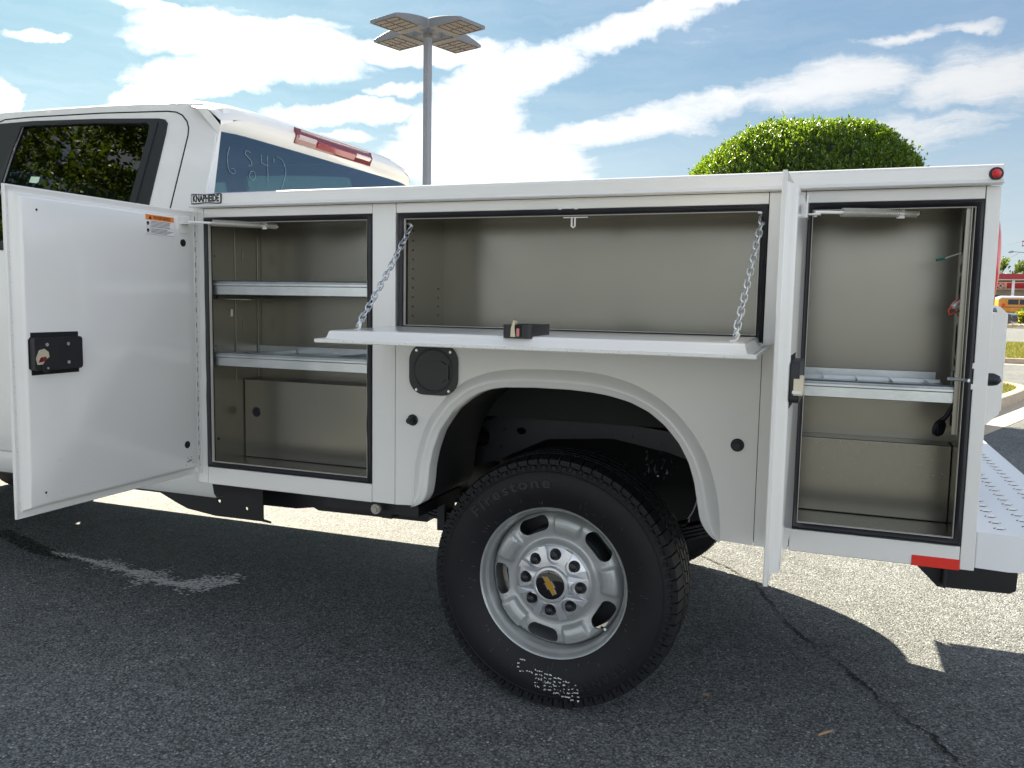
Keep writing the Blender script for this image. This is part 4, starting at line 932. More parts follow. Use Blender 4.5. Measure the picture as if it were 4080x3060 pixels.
# ---------- cab
def ys(z): return .06+.36*(z-1.5) if z >= 1.5 else .05+.05*max(0, (.85-z)/.3)**1.3*(z < .85)+.010*max(0, (z-1.2)/.3)*(z >= 1.2)
cabz = [(-.055, 1.5), (-.062, 1.80), (-.075, 1.93), (-.105, 2.004), (-.172, 2.040), (-.45, 2.058), (-.686, 2.065), (-1.264, 2.073), (-1.6, 2.047), (-2.0, 1.93), (-2.35, 1.70), (-2.62, 1.5)]
hole = [(-.41, 1.502), (-.405, 1.669), (-.398, 1.92), (-.404, 1.966), (-.425, 1.978), (-.70, 1.996), (-1.036, 2.006), (-1.105, 2.003), (-1.118, 1.90), (-1.13, 1.502)]
hole2 = [(-1.26, 1.502), (-1.25, 1.98), (-1.55, 1.965), (-1.9, 1.86), (-2.2, 1.66), (-2.36, 1.502)]
for sgn, nm in ((0, 'near'), (1, 'far')):
    fy = (lambda z: ys(z)) if not sgn else (lambda z: WD-ys(z))
    dd = .004 if not sgn else -.004
    b = MB(); b.plate(cabz[::-1], [hole, hole2], lambda a, c: (a, fy(c), c), lambda a, c: (a, fy(c)+dd*4, c))
    zz = [1.5, 1.40, 1.3, 1.2, 1.0, .85, .78, .70, .655, .645, .62, .57, .55, .548]
    ex = [0, 0, 0, 0, 0, 0, 0, 0, 0, .012, .006, .006, .016, .05]
    b.loft([[(-.055+(.0 if z_ > .66 else .035)+.0, fy(z_)+ex[i]*(1 if not sgn else -1), z_), (-2.55, fy(z_)+ex[i]*(1 if not sgn else -1), z_)] for i, z_ in enumerate(zz)], False)
    arch = [(-2.95+.50*cos(pi*i/16), .45+.48*sin(pi*i/16)) for i in range(17)]
    b.plate([(-2.55, .56), (-2.55, 1.499), (-2.75, 1.44), (-3.75, 1.34), (-3.98, 1.15), (-3.98, .50), (-3.56, .50)]+[(p[0], max(p[1], .5)) for p in arch[::-1]], [], lambda a, c: (a, fy(min(c, 1.499)), c), lambda a, c: (a, fy(min(c, 1.499))+dd*8, c))
    side = part(b, 'cab_side', CABW, smooth=40, bevel=.003)
    gp = MB().plate(hole, [], lambda a, c: (a, fy(c)+dd*1.6, c), lambda a, c: (a, fy(c)+dd*2.4, c)); part(gp, 'rear_door_glass', GPRIV if not sgn else GCLEAR, smooth=0)
    gp = MB().plate(hole2, [], lambda a, c: (a, fy(c)+dd*1.6, c), lambda a, c: (a, fy(c)+dd*2.4, c)); part(gp, 'front_door_glass', GPRIV if not sgn else GCLEAR, smooth=0)
    # black surround and belt strip
    so = [(-1.25, 1.478), (-.296, 1.478), (-.307, 1.653), (-.313, 1.93), (-.318, 1.970), (-.335, 1.986), (-.365, 1.992), (-.665, 2.010), (-1.044, 2.024), (-1.25, 2.024)]
    part(MB().plate(so, [hole], lambda a, c: (a, fy(max(c, 1.5))-dd*1.4, c), lambda a, c: (a, fy(max(c, 1.5))+dd*1.4, c)), 'window_surround', PLA, bevel=.001)
    part(MB().plate([(-.377, 1.50), (-.370, 1.50), (-.362, 1.978), (-.369, 1.978)], [], lambda a, c: (a, fy(c)-dd*2.0, c), lambda a, c: (a, fy(c), c)), 'pillar_seam', RUB)
    if not sgn:
        cutp = [(-1.30, 2.02), (-1.244, 2.034), (-1.221, 2.042), (-1.089, 2.044), (-.676, 2.035), (-.334, 2.020), (-.289, 2.013), (-.257, 1.999), (-.226, 1.972), (-.210, 1.944), (-.204, 1.914), (-.202, 1.638), (-.215, 1.45), (-.24, 1.0), (-.26, .66)]
        b = MB().tube([(a, fy(c)-.0003, c) for a, c in cutp], .0028, 6); part(b, 'door_gap', CUT)
        b = MB().plate([(-.975, 1.783), (-.925, 1.779), (-.925, 1.760), (-.935, 1.753), (-.977, 1.758)], [], lambda a, c: (a, fy(c)+dd*1.5, c), lambda a, c: (a, fy(c)+dd*1.3, c)); part(b, 'window_sticker', mat('pale_green_sticker', (.55, .75, .55), .6))
# roof
xs_ = [-.075, -.105, -.14, -.172, -.30, -.45, -.686, -1.0, -1.264, -1.6, -2.0]; zs_ = [1.94, 1.998, 2.026, 2.039, 2.051, 2.056, 2.063, 2.069, 2.071, 2.045, 1.928]
b = MB(); L_ = []
for x_, z_ in zip(xs_, zs_):
    l = []
    y0 = ys(z_)
    for j in range(25):
        s_ = -1+2*j/24; s2 = math.copysign(abs(s_)**.6, s_) if abs(s_) > 0 else 0; s2 = s_*1.0
        l.append((x_, WD/2+s2*(WD/2-y0), z_+.062*(1-abs(s2)**5)*min(1, (abs(x_)-.02)/.3)))
    L_.append(l)
roofL = L_; b.loft(L_, False); part(b, 'roof', CABW, smooth=60)
# rear wall, pillars, window
wz = lambda z: -.058-.010*max(0, z-1.5)
rw = [(ys(.6)+.03, .60), (ys(1.49)+.003, 1.49), (ys(1.96)+.002, 1.96), (WD-ys(1.96)-.002, 1.96), (WD-ys(1.49)-.003, 1.49), (WD-.13, .60)]
wh = [(.125, 1.495), (.172, 1.66), (.225, 1.925), (.236, 1.936), (WD-.236, 1.936), (WD-.225, 1.925), (WD-.172, 1.66), (WD-.125, 1.495)]
part(MB().plate(rw, [wh], lambda a, c: (wz(c), a, c), lambda a, c: (wz(c)-.012, a, c)), 'cab_rear_wall', CABW, bevel=.003)
part(MB().plate(wh, [], lambda a, c: (wz(c)-.002, a, c), lambda a, c: (wz(c)-.004, a, c)), 'rear_window', GREAR, smooth=0)
for sg in (0, 1):
    b = MB()
    for (za, zb_) in ((1.5, 1.97),):
        L_ = []
        for z_ in (.62, 1.0, 1.5, 1.7, 1.9, 1.975):
            l = []
            for i in range(7):
                th = pi/2*i/6; x_ = -.100+.044*sin(th)+wz(z_)+.058; y_ = ys(max(z_, .6))+.010*(1-cos(th)); l.append((x_, y_ if not sg else WD-y_, z_))
            L_.append(l)
        b.loft(L_, False)
    y0_, y1_ = (ys(1.99)+.004, ys(1.97)+.16); b.box(-.13, -.064, *((y0_, y1_) if not sg else (WD-y1_, WD-y0_)), 1.945, 2.012)
    part(b, 'rear_pillar', CABW, smooth=60)
# rear roof spoiler
pf = [(-.26, .026), (-.16, .020), (-.090, .004), (-.052, -.022), (-.036, -.046), (-.036, -.058), (-.052, -.098), (-.070, -.106)]
L_ = []
for j in range(31):
    s_ = -1+2*j/30; yy = WD/2+s_*(WD/2-.212); crown = .030*(1-abs(s_)**4)
    tap = 1-.5*max(0, (abs(s_)-.93)/.07)
    c2 = crown if True else 0
    row = []; drop = .034*max(0, (abs(s_)-.80)/.20)**2
    for i, (x_, dz) in enumerate(pf):
        k_ = max(0, 1-i/5.5); row.append((-.07+(x_+.07)*tap, yy, 2.024-drop*(1 if i < 5 else .3)+dz*(1.0 if i < 5 else .90)+c2*(.45+.55*k_)*(1 if i < 6 else (.5 if i == 6 else .0))))
    L_.append(row)
part(MB().loft(L_, False).add(L_[0], [tuple(range(8))]).add(L_[-1], [tuple(range(8))]), 'roof_spoiler', CABW, smooth=45)
cs = empty('brake_light', parent=T); cs['label'] = 'long red and clear high brake light under the cab roof edge'
def bl(y0, y1, z0, z1, m, nm, x=-.026, tilt_=.0):
    MB().loft([[(x-.012, y, z1), (x-.004, y, z1-.004), (x+.004, y, (z0+z1)/2), (x-.010, y, z0), (x-.02, y, z0)] for y in (y0, (y0+y1)/2, y1)], True, True, True).build(nm, m, cs, smooth=30)
bl(.655, 1.275, 1.958, 2.026, REDD, 'lamp_base', -.030); bl(.69, 1.24, 2.008, 2.024, CLRL, 'lamp_strip', -.0275)
bl(.672, .80, 1.972, 2.006, CLRL, 'cargo_lens', -.0265); bl(1.13, 1.258, 1.972, 2.006, CLRL, 'cargo_lens', -.0265); bl(.81, 1.12, 1.964, 2.006, REDC, 'brake_lens', -.0268)
# dark cab trim
b = MB(); b.loft([[(p[0], p[1], p[2]-.035) for p in l[1:-1]] for l in roofL], False); part(b, 'headliner', SEAT, smooth=60)
for sg in (0, 1):
    fy = (lambda z: ys(z)+.022) if not sg else (lambda z: WD-ys(z)-.022)
    b = MB(); b.poly([(a*.985-.03, c-.02 if c > 1.6 else c) for a, c in cabz[::-1]], [hole, hole2], lambda a, c: (a, fy(c), c)); b.loft([[(x_, fy(1.5), 1.5), (x_, fy(1.0), .95), (x_, fy(1.0)+.02, .68)] for x_ in (-2.55, -.10)], False); part(b, 'door_trim', SEAT, smooth=0)
part(MB().poly([(p[0]+(.002 if p[0] < 1 else -.002), p[1]-.005) for p in rw], [wh], lambda a, c: (wz(c)-.016, a, c)), 'rear_wall_trim', SEAT, smooth=0)
# windscreen, bonnet, nose, floor, seats
part(MB().add([(-2.02, ys(1.9)+.03, 1.95), (-2.02, WD-ys(1.9)-.03, 1.95), (-2.66, WD-.10, 1.48), (-2.66, .10, 1.48)], [(0, 1, 2, 3)]), 'windscreen', GCLEAR, smooth=0)
part(MB().loft([[(-2.62, .06, 1.49), (-2.62, .35, 1.53), (-2.62, WD-.35, 1.53), (-2.62, WD-.06, 1.49)], [(-3.5, .07, 1.38), (-3.5, .35, 1.44), (-3.5, WD-.35, 1.44), (-3.5, WD-.07, 1.38)], [(-3.95, .10, 1.22), (-3.97, .35, 1.27), (-3.97, WD-.35, 1.27), (-3.95, WD-.10, 1.22)], [(-4.02, .10, .60), (-4.05, .35, .60), (-4.05, WD-.35, .60), (-4.02, WD-.10, .60)]], False), 'bonnet', CABW)
part(MB().box(-4.12, -3.9, .06, WD-.06, .46, .72), 'front_bumper', CHROME, bevel=.03)
part(MB().box(-2.6, -.09, .14, WD-.14, .60, .66).box(-2.62, -2.56, .14, WD-.14, .6, 1.40), 'cab_floor', LINER)
b = MB(); b.box(-.30, -.16, .26, 1.67, .95, 1.50); b.box(-.75, -.30, .26, 1.67, .9, 1.06)
for yy in (.28, 1.10): b.box(-1.55, -1.42, yy, yy+.52, .95, 1.52); b.box(-1.52, -1.44, yy+.14, yy+.38, 1.55, 1.70)
for yy in (.36, 1.32): b.box(-.26, -.19, yy, yy+.24, 1.50, 1.62)
part(b, 'cab_seats', SEAT, bevel=.03, seg=3)
# chalk number on the rear window
Mc = lambda y, z: Matrix.Translation((wz(z)+.003, y, z)) @ Matrix.Rotation(radians(90), 4, 'Z') @ Matrix.Rotation(radians(90), 4, 'X')
CHALK = mat('window_chalk', (.22, .36, .37), .8)
strokes = [[(.30, 1.872), (.285, 1.84), (.285, 1.80), (.30, 1.772), (.325, 1.772), (.335, 1.785), (.325, 1.797), (.305, 1.793)],
 [(.425, 1.872), (.395, 1.878), (.385, 1.863), (.42, 1.845), (.435, 1.83), (.425, 1.818), (.405, 1.822)], [(.42, 1.797), (.44, 1.805), (.455, 1.79), (.445, 1.770), (.42, 1.765), (.41, 1.785), (.425, 1.80)],
 [(.49, 1.875), (.488, 1.842), (.53, 1.838)], [(.528, 1.878), (.53, 1.77)], [(.57, 1.876), (.572, 1.858)], [(.59, 1.885), (.63, 1.878), (.655, 1.84), (.64, 1.80), (.62, 1.755)]]
b = MB()
for st_ in strokes:
    pp = smoothpts(resample(st_, 14), 1); b.tube([(wz(z)+.0005, y-.03, z+.003) for y, z in pp], [.0006+.0007*abs(sin(i*1.3+st_[0][0]*40)) for i in range(len(pp))], 5)
part(b, 'chalk_number', CHALK)

# ================================================================== LAMP POST
lp = empty('lamp_post', 'tall grey square lamp post with four flat lamp heads above the truck bed', 'lamp post', (-4.91, 11.59, 0), rz=radians(-18.3))
MB().box(-.059, .059, -.059, .059, .45, 6.34).build('pole', GRAYP, lp, bevel=.012)
MB().cyl((0, 0, 0), (0, 0, .5), .28, 24).build('pole_base', CONC, lp)
MB().box(-.066, .066, -.066, .066, 6.02, 6.35).build('pole_cap', LAMPG, lp, bevel=.01)
def head(a):
    ca, sa = cos(a), sin(a); R = lambda x, y, z: (x*ca-y*sa, x*sa+y*ca, z)
    z0 = 6.06
    hm = MB(); top = []
    def ring(x0, x1, hw, z): return [(x0, -hw, z), (x1, -hw, z), (x1, hw, z), (x0, hw, z)]
    secs = []
    for i in range(9):
        t = i/8; x_ = .34+.74*t; zt = z0+.17-.11*t**1.8; secs.append([R(x_, -.33, z0+.0), R(x_, .33, z0+.0), R(x_, .33, zt-.015), R(x_, .31, zt), R(x_, -.31, zt), R(x_, -.33, zt-.015)])
    hm.loft(secs, True, True, True); h_ = hm.build('lamp_head', LAMPG, lp, smooth=30, bevel=.004)
    lm = MB().poly([(.52, -.28), (1.05, -.28), (1.05, .28), (.52, .28)], [], lambda x, y: R(x, y, z0-.004)); lm.build('led_panel', LAMPL, h_, smooth=0)
    gm = MB()
    for i in range(5): gm.box(.52+.1325*i-.004, .52+.1325*i+.004, -.28, .28, 0, 1)
    for j in range(3): gm.box(.52, 1.05, -.28+.28*j-.004, -.28+.28*j+.004, 0, 1)
    gm.v = [R(p[0], p[1], z0-.010+.005*p[2]) for p in gm.v]; gm.build('led_grid', LAMPG, h_)
    am = MB().box(.07, .34, -.05, .05, z0+.03, z0+.13); am.box(.30, .34, -.28, .28, z0+.02, z0+.12); am.v = [R(*p) for p in am.v]; am.build('lamp_arm', LAMPG, lp, bevel=.004)
for k in range(4): head(radians(90*k))

# ================================================================== FOLIAGE
def sprigs(P, Nrm, leaf, per, spread, seed=1, wid=.52, up=.55):
    """leaf pairs round each sprig point; P,Nrm (n,3)"""
    rg = np.random.default_rng(seed); n = len(P); P = np.repeat(P, per, 0); D = np.repeat(Nrm, per, 0)
    ax = D+np.array([0, 0, up])+rg.normal(0, .25, (n, 3)).repeat(per, 0); ax /= np.linalg.norm(ax, axis=1)[:, None]
    q = rg.normal(0, 1, P.shape); q -= (q*ax).sum(1)[:, None]*ax; q /= np.linalg.norm(q, axis=1)[:, None]
    tl = rg.uniform(.35, 1.1, len(P))[:, None]; dirv = ax*rg.uniform(.5, 1.3, len(P))[:, None]+q*tl; dirv /= np.linalg.norm(dirv, axis=1)[:, None]
    s_ = np.cross(dirv, ax); s_ /= np.maximum(1e-6, np.linalg.norm(s_, axis=1))[:, None]
    Lf = leaf*rg.uniform(.7, 1.25, len(P))[:, None]; b0 = P+ax*rg.uniform(-.6, .9, len(P))[:, None]*leaf*spread
    nn = np.cross(s_, dirv)
    V = np.stack([b0, b0+dirv*Lf*.5+s_*Lf*wid*.5+nn*Lf*.10, b0+dirv*Lf, b0+dirv*Lf*.5-s_*Lf*wid*.5+nn*Lf*.10], 1).reshape(-1, 3)
    i = np.arange(len(P))*4; F = np.concatenate([np.stack([i, i+1, i+2], 1), np.stack([i, i+2, i+3], 1)]); return V, F
def superell(n, rx, ry, rz, p, rg, zmin=-1, depth=.10):
    v = rg.normal(0, 1, (n*2, 3)); v /= np.linalg.norm(v, axis=1)[:, None]; k = (np.abs(v)**p).sum(1)**(-1/p); v = v*k[:, None]
    v = v[v[:, 2] > zmin][:n]; nr = np.sign(v)*np.abs(v)**(p-1)/np.array([rx, ry, rz]); nr /= np.linalg.norm(nr, axis=1)[:, None]
    dd = 1-np.abs(rg.normal(0, depth, len(v)))[:, None]; return v*dd*np.array([rx, ry, rz]), nr
# clipped shrub beyond the truck
sh = empty('clipped_shrub', 'large rounded clipped evergreen shrub showing above the service body', 'shrub', (1.74, 8.62, .10))
rg = np.random.default_rng(21)
P_, N_ = superell(25000, 1.52, 1.46, 1.69, 2.6, rg, -.2, .045)
P_[:, 2] += 1.70; lump = 1+.03*np.sin(P_[:, 0]*5+1)*np.sin(P_[:, 1]*4.3)+.022*np.sin(P_[:, 2]*6+P_[:, 0]*2.3); P_[:, :2] *= lump[:, None]; P_[:, 2] *= 1+.012*np.sin(P_[:, 0]*6.1+.5)*np.sin(P_[:, 1]*5)
hol = rg.choice(len(P_), 90); dh = np.full(len(P_), 9.0)
for h_ in hol: dh = np.minimum(dh, np.linalg.norm(P_-P_[h_], axis=1))
keep = dh > rg.uniform(.03, .10, len(P_)); P_ = P_[keep]; N_ = N_[keep]
V, F = sprigs(P_, N_, .040, 6, 1.2, 5, .5, .7); fo = fast_mesh('foliage', V, F, LEAF, sh)
k = rg.choice(len(P_), 520, False); pk = P_[k]; pk = pk[pk[:, 2] > 2.2]+N_[k][P_[k][:, 2] > 2.2]*rg.uniform(.01, .09, (int((P_[k][:, 2] > 2.2).sum()), 1))
V, F = sprigs(pk, N_[k][P_[k][:, 2] > 2.2], .042, 7, 1.4, 6, .5, 1.2); fast_mesh('stray_shoots', V, F, LEAF, sh)
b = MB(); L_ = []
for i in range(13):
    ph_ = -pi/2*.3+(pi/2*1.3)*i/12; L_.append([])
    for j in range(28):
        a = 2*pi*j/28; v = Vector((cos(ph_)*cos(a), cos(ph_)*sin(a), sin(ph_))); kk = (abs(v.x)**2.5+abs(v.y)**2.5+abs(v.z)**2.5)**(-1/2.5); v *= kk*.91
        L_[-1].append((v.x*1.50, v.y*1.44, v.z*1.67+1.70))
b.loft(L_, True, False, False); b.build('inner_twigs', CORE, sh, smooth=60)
MB().cyl((0, 0, 0), (0, 0, 1.5), .09, 12, r1=.06).build('trunk', BARK, sh)
def tree(name, loc, crowns, leaf, nspr, label, cat='tree', lm=LEAFT, trunk=.22, group=None, per=5, seed=3):
    e = empty(name, label, cat, loc, group=group); rg = np.random.default_rng(seed)
    Vs, Fs, o = [], [], 0
    for (cx_, cy_, cz_, rx, ry, rz) in crowns:
        n = int(nspr/len(crowns)); P_, N_ = superell(n, rx, ry, rz, 2.0, rg, -1, .22); P_ += np.array([cx_, cy_, cz_])
        # clumps: pull sprigs towards random cluster centres
        c = P_[rg.choice(len(P_), max(6, n//45))]; dmin = ((P_[:, None, :]-c[None])**2).sum(2).argmin(1); P_ = P_*.45+c[dmin]*.55
        V, F = sprigs(P_, N_, leaf, per, 2.5, seed, .55, .3); Vs.append(V); Fs.append(F+o); o += len(V)
    fast_mesh('crown', np.concatenate(Vs), np.concatenate(Fs), lm, e)
    b = MB(); top = max(c[2] for c in crowns)
    b.tube([(0, 0, 0), (.05, 0, top*.35), (0, .05, top*.7), (.1, 0, top)], [trunk, trunk*.8, trunk*.55, trunk*.2], 10)
    for (cx_, cy_, cz_, rx, ry, rz) in crowns:
        b.tube([(0, 0, top*.4), (cx_*.5, cy_*.5, (top*.4+cz_)/2), (cx_, cy_, cz_)], [trunk*.5, trunk*.35, trunk*.1], 7)
    b.build('trunk', BARK, e); return e
# trees behind the camera, seen only as reflections in the door glass and in the paint
tree('oak_tree', (-13.5, -7.5, 0), [(0, 0, 9.5, 5.2, 5.2, 4.6), (3, -2.5, 7.5, 4, 4, 3.6), (-3, 2.5, 8, 4, 4, 3.8), (3.5, 0, 11, 3.6, 3.6, 3.2)], .12, 30000, 'tall oak behind the camera reflected in the rear door glass', seed=4, trunk=.3)
tree('oak_tree', (-5.0, -17.5, 0), [(0, 0, 8, 4.6, 4.6, 4.0), (3, 1, 6, 3, 3, 2.6)], .2, 7000, 'second oak behind the camera, farther along the lot', seed=8, trunk=.3)

# ================================================================== BACKGROUND
# grassy far bed
grass('bed_grass', isl3, (8, 32, 76, 84), 20000, .12, .06, .12)
rd = random.Random(9); b = MB()
ROCK = mat('pale_rocks', (.45, .44, .42), .9, noise=.3, nscale=2)
for k in range(260):
    x = rd.uniform(14.5, 24); y = rd.uniform(76.1, 79.4); s_ = rd.uniform(.10, .30); vs = []
    for i in range(4):
        ph_ = -pi/2+pi*i/3
        for j in range(6): a = 2*pi*j/6+.3*i; q = rd.uniform(.75, 1.15); vs.append((x+s_*cos(ph_)*cos(a)*q, y+s_*cos(ph_)*sin(a)*q, .16+s_*.6*sin(ph_)*q))
    b.add(vs, [(i*6+j, i*6+(j+1) % 6, i*6+6+(j+1) % 6, i*6+6+j) for i in range(3) for j in range(6)])
kind(b.build('rock_bed', ROCK, smooth=0), 'stuff')
def shrub(name, loc, rx, ry, rz, n, leaf, lm, label, cat, seed):
    e = empty(name, label, cat, loc); rg = np.random.default_rng(seed); P_, N_ = superell(n, rx, ry, rz, 2.6, rg, -.3, .12); P_[:, 2] += rz*.55
    V, F = sprigs(P_, N_, leaf, 5, 1.6, seed, .5, .8); fast_mesh('foliage', V, F, lm, e); MB().cyl((0, 0, 0), (0, 0, rz), .06, 8).build('stem', BARK, e); return e
shrub('box_hedge', (22.4, 87.2, .12), 3.9, .8, 1.0, 5000, .16, LEAFH, 'dark green trimmed hedge in front of the school bus', 'hedge', 31)
shrub('grassy_shrub', (17.9, 78.6, .12), .9, .6, .55, 900, .26, LEAFY, 'low yellow green grassy shrub among pale rocks beside dark car', 'shrub', 32)
shrub('grassy_shrub', (19.9, 79.2, .12), .9, .6, .5, 900, .26, LEAFY, 'low yellow green shrub at the right picture edge', 'shrub', 33)

def car(name, loc, rz, L, Wd, H, body, label, cat, pickup=False):
    e = empty(name, label, cat, loc, rz=rz); hw = Wd/2; gh = H*.60
    side = [(-L/2, .35), (-L/2+.05, gh*.95), (-L/2+.3, gh), (-L*.30, gh+.02), (-L*.22, H-.04), (-L*.05, H), (L*.12, H-.03), (L*.26, gh+.06), (L*.44, gh-.02), (L/2-.03, gh-.14), (L/2, gh*.55), (L/2-.04, .32), (L*.40, .30)]
    def a_(cx_): return [(cx_+.42*cos(t), .34+.42*sin(t)) for t in [pi*i/10 for i in range(11)]]
    low = a_(L*.30)+a_(-L*.30)
    outl = side+[(p[0], max(.30, p[1])) for p in low]
    MB().plate(outl, [], lambda a, c: (a, -hw+max(0, c-gh)*.35, c), lambda a, c: (a, hw-max(0, c-gh)*.35, c)).build('body', body, e, bevel=.04, seg=2)
    gm = MB()
    win = [(-L*.20, gh+.06), (-L*.175, H-.12), (L*.10, H-.11), (L*.225, gh+.08)]
    for s_ in (-1, 1): gm.plate(win, [], lambda a, c: (a, s_*(hw-max(0, c-gh)*.35+.004), c), lambda a, c: (a, s_*(hw-max(0, c-gh)*.35-.01), c))
    gm.add([(L*.13, -hw*.78, H-.05), (L*.13, hw*.78, H-.05), (L*.265, hw*.86, gh+.085), (L*.265, -hw*.86, gh+.085)], [(0, 1, 2, 3)])
    gm.v = [(p[0]+(.012 if abs(p[0]-L*.265) < .01 or abs(p[0]-L*.13) < .01 else 0), p[1], p[2]+.012) for p in gm.v]
    gm.build('window', DGLASS, e, smooth=0)
    for sx in (-1, 1):
        for sy in (-1, 1):
            w = empty('wheel', parent=e, loc=(sx*L*.30, sy*(hw-.12), .34))
            MB().lathe([(.2, -.11), (.33, -.10), (.345, 0), (.33, .10), (.2, .11)], n=24).build('tyre', TYRE, w); MB().lathe([(0, -.09*1), (.2, -.10), (.2, .10), (0, .09)], n=20).build('rim', SILV, w)
    g2 = MB()
    for i in range(5): g2.box(L/2-.03+.0, L/2+.02, -hw*.72, hw*.72, .50+i*.11, .535+i*.11)
    g2.build('grille', CHROME, e, bevel=.008)
    MB().box(L/2-.05, L/2-.005, -hw*.72, hw*.72, .46, gh*.86).build('grille_backing', LINER, e)
    for s_ in (-1, 1): MB().box(L/2-.22, L/2-.01, s_*hw*.9-.12*(s_ > 0)*1-.0, s_*hw*.9+.12*(s_ < 0)+.0, gh*.66, gh*.80).build('headlight', CLRL, e, bevel=.02)
    return e
car('parked_suv', (13.5, 74.6, 0), radians(-24), 5.3, 2.0, 1.95, CARB, 'black SUV with chrome grille parked beyond the tailgate, nose towards the rocks', 'car')
car('parked_suv', (14.2, 84.5, .0), radians(-14), 4.9, 1.9, 1.85, CARW, 'white SUV parked behind the black SUV beyond the tailgate', 'car')
car('parked_car', (15.4, 96.5, .0), radians(-10), 4.6, 1.8, 1.9, CARW, 'white car farthest back, beside the nose of the school bus', 'car')
# bus
bu = empty('school_bus', 'yellow school bus with white roof parked in front of the red shop', 'bus', (18.3, 95.2, 0))
b = MB(); secs = []
for x_ in (0, .25, 10.2, 10.5):
    k_ = .12 if x_ in (0, 10.5) else 0
    secs.append([(x_, 0+k_, .6), (x_, 0+k_, 2.62-k_), (x_, 2.4-k_, 2.62-k_), (x_, 2.4-k_, .6)])
b.loft(secs, True, True, True); b.build('bus_body', BUSY, bu, bevel=.03)
b = MB(); b.loft([[(x_, 0.02+k_, 2.62-k_), (x_, .10+k_, 2.78-k_), (x_, .4, 2.86-k_), (x_, 2.0, 2.86-k_), (x_, 2.3-k_, 2.78-k_), (x_, 2.38-k_, 2.62-k_)] for x_, k_ in ((0, .12), (.25, 0), (10.2, 0), (10.5, .12))], True, True, True); b.build('bus_roof', CARW, bu, smooth=50)
for i in range(9): MB().box(.85+1.03*i, .85+1.03*i+.92, -.012, .01, 1.98, 2.50).build('bus_window', DGLASS, bu)
for z_ in (1.70, 1.20): MB().box(.1, 10.4, -.02, 0, z_, z_+.05).build('rub_rail', INK, bu)
for i in range(10): MB().box(.80+1.03*i, .83+1.03*i, -.016, .0, 1.96, 2.52).build('window_post', BUSY, bu)
for x_ in (1.6, 8.4):
    w = empty('wheel', parent=bu, loc=(x_, .12, .5)); MB().lathe([(.28, -.14), (.46, -.13), (.5, 0), (.46, .13), (.28, .14)], n=28).build('tyre', TYRE, w); MB().lathe([(0, -.05), (.28, -.12)], n=24).build('rim', mat('bus_rim', (.1, .1, .1), .5), w)
MB().cyl((.45, -.03, 1.93), (.45, -.01, 1.93), .17, 12).build('stop_disc', REDR, bu)
# shop with canopy
sh_ = empty('petrol_station', 'red and beige shop and canopy with circled K sign behind the yellow school bus', 'building', (23, 124, 0))
MB().box(-12, 26, 0, 9, 5.50, 6.22).build('canopy_fascia', REDB, sh_, bevel=.05)
MB().box(-12.1, 26.1, -.06, 9.1, 5.38, 5.50).build('canopy_trim', BEIGE, sh_)
for x_ in (-7.2, 1.72, 9.9, 18.4): MB().box(x_-.16, x_+.16, .5, .82, 0, 5.4).build('canopy_column', CARW, sh_)
MB().box(-16, 24, 12.0, 24, 0, 5.30).build('shop_wall', BEIGE, sh_)
MB().box(-16.2, 24.2, 9.9, 12.0, 5.30, 5.45).build('shop_soffit', BEIGE, sh_)
bd = MB().box(-14, 22, 9.9, 12.0, 4.53, 5.245).build('sign_band', REDB, sh_)
for x_ in (-9.0, -4.8, 2.42, 8.8, 15): MB().box(x_-.16, x_+.16, 9.82, 9.895, 4.48, 5.29).build('band_divider', BEIGE, sh_)
MB().box(-14, 22, 9.9, 12.0, 4.32, 4.52).build('band_trim', BEIGE, sh_)
kc = MB().cyl((1.86, 9.86, 4.87), (1.86, 9.895, 4.87), .35, 32).build('round_sign', PAPER, sh_)
text('K', 'sign_letter', .62, INK, Matrix.Translation((1.86, 9.84, 4.87)) @ Matrix.Rotation(radians(90), 4, 'X'), kc, .01, offset=.02)
for i in range(12):
    x_ = -13.5+2.9*i; MB().box(x_, x_+2.5, 11.95, 11.995, .3, 3.6).build('shop_window', DGLASS, sh_)
MB().box(3.3, 4.3, 11.85, 11.94, 2.3, 3.5).build('window_poster', REDR, sh_); MB().box(4.4, 5.2, 11.85, 11.94, 2.3, 3.5).build('window_poster', PAPER, sh_)
MB().cyl((3.6, -18, 0), (3.6, -18, 2.3), .14, 12).build('marker_post', CARW, sh_)
tree('street_tree', (27.5, 150, 0), [(0, 0, 6.6, 3.4, 3, 3.0), (-2.4, 0, 5.6, 2.4, 2.4, 2.2)], .42, 1500, 'leafy green tree rising behind the red canopy, left of the other', seed=12)
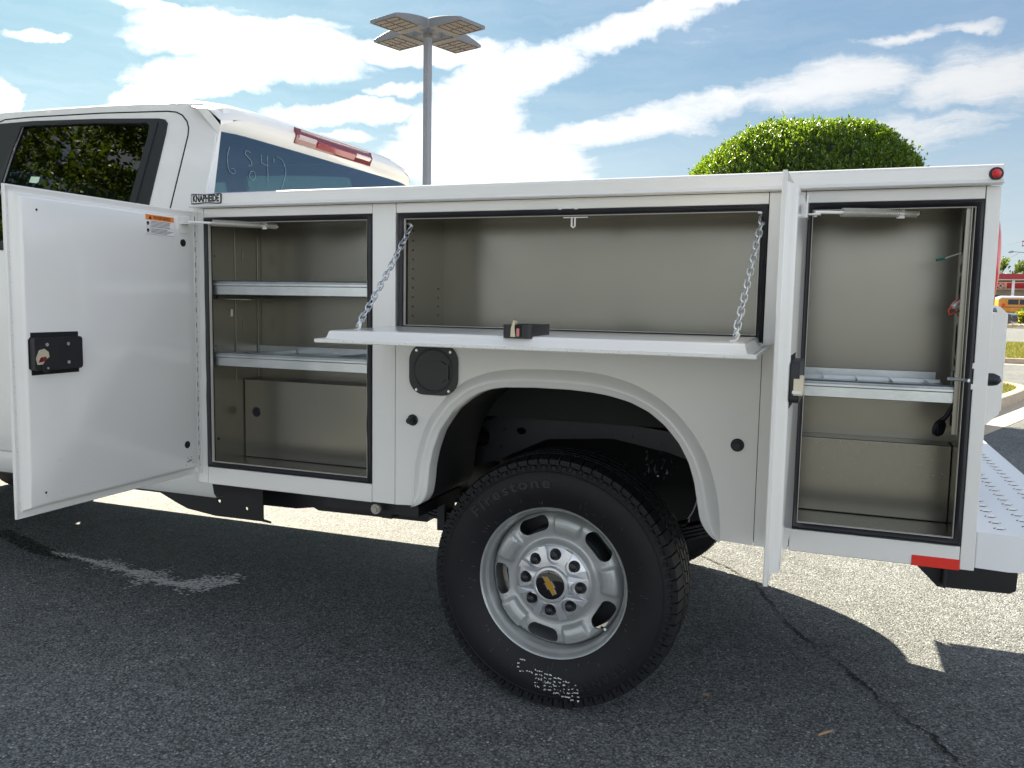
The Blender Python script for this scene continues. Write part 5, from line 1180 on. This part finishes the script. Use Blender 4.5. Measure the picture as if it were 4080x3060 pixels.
tree('street_tree', (33.5, 152, 0), [(0, 0, 6.2, 3.0, 3, 2.9)], .42, 1000, 'leafy green tree behind the canopy at the right picture edge', seed=13)
tree('street_tree', (20.5, 155, 0), [(0, 0, 5.2, 3.4, 3, 3.0)], .42, 1000, 'leafy green tree behind the canopy, partly hidden by the tail lamp', seed=14)
# utility pole, wires, street light
up = empty('utility_pole', 'wooden utility pole with two crossarms at the right picture edge', 'pole', (28.9, 137.2, 0))
MB().cyl((0, 0, 0), (0, 0, 12.4), .17, 12, r1=.12).build('pole', BARK, up)
for z_ in (11.38, 10.72):
    c_ = MB().box(-1.25, 1.25, -.07, .07, z_-.06, z_+.06).build('crossarm', BARK, up)
    for x_ in (-1.15, -.6, .6, 1.15): MB().cyl((x_, 0, z_-.02), (x_, 0, z_-.32 if z_ > 11 else z_+.25), .06, 8).build('insulator', mat('grey_insulator', (.2, .2, .22), .4), c_)
WIREM = mat('black_cable', (.05, .05, .055), .6)
def wire(p0, p1, r_, sag, label):
    a = Vector(p0); c = Vector(p1); tag(MB().tube([a.lerp(c, i/20)-Vector((0, 0, sag*4*(i/20)*(1-i/20))) for i in range(21)], r_, 5).build('power_line', WIREM), label, 'cable', 'overhead cables over the shop')
wire((27.8, 137.2, 11.45), (60, 350, 26.5), .035, .6, 'uppermost overhead cable from the crossarm above the shop')
wire((33.67, 171.76, 11.9), (53.6, 298, 18.1), .05, .3, 'middle overhead cable sloping down behind the tree')
wire((36, 172, 10.9), (44.1, 229.5, 13.1), .035, .3, 'lowest overhead cable at the right picture edge')
sl = empty('street_light', 'grey street light with long curved arm above the red canopy', 'street light', (26.4, 114.6, 0))
MB().cyl((0, 0, 0), (0, 0, 7.9), .12, 12, r1=.08).build('pole', GRAYP, sl)
MB().tube([(0, 0, 7.7), (-1.0, -.3, 8.05), (-2.7, -.7, 8.36), (-3.9, -1.1, 8.44)], .045, 8).build('arm', GRAYP, sl)
MB().tube([(-3.8, -1.05, 8.44), (-4.05, -1.15, 8.43), (-4.35, -1.25, 8.39), (-4.5, -1.3, 8.36)], [.05, .13, .12, .04], 10).build('lamp_head', GRAYP, sl)
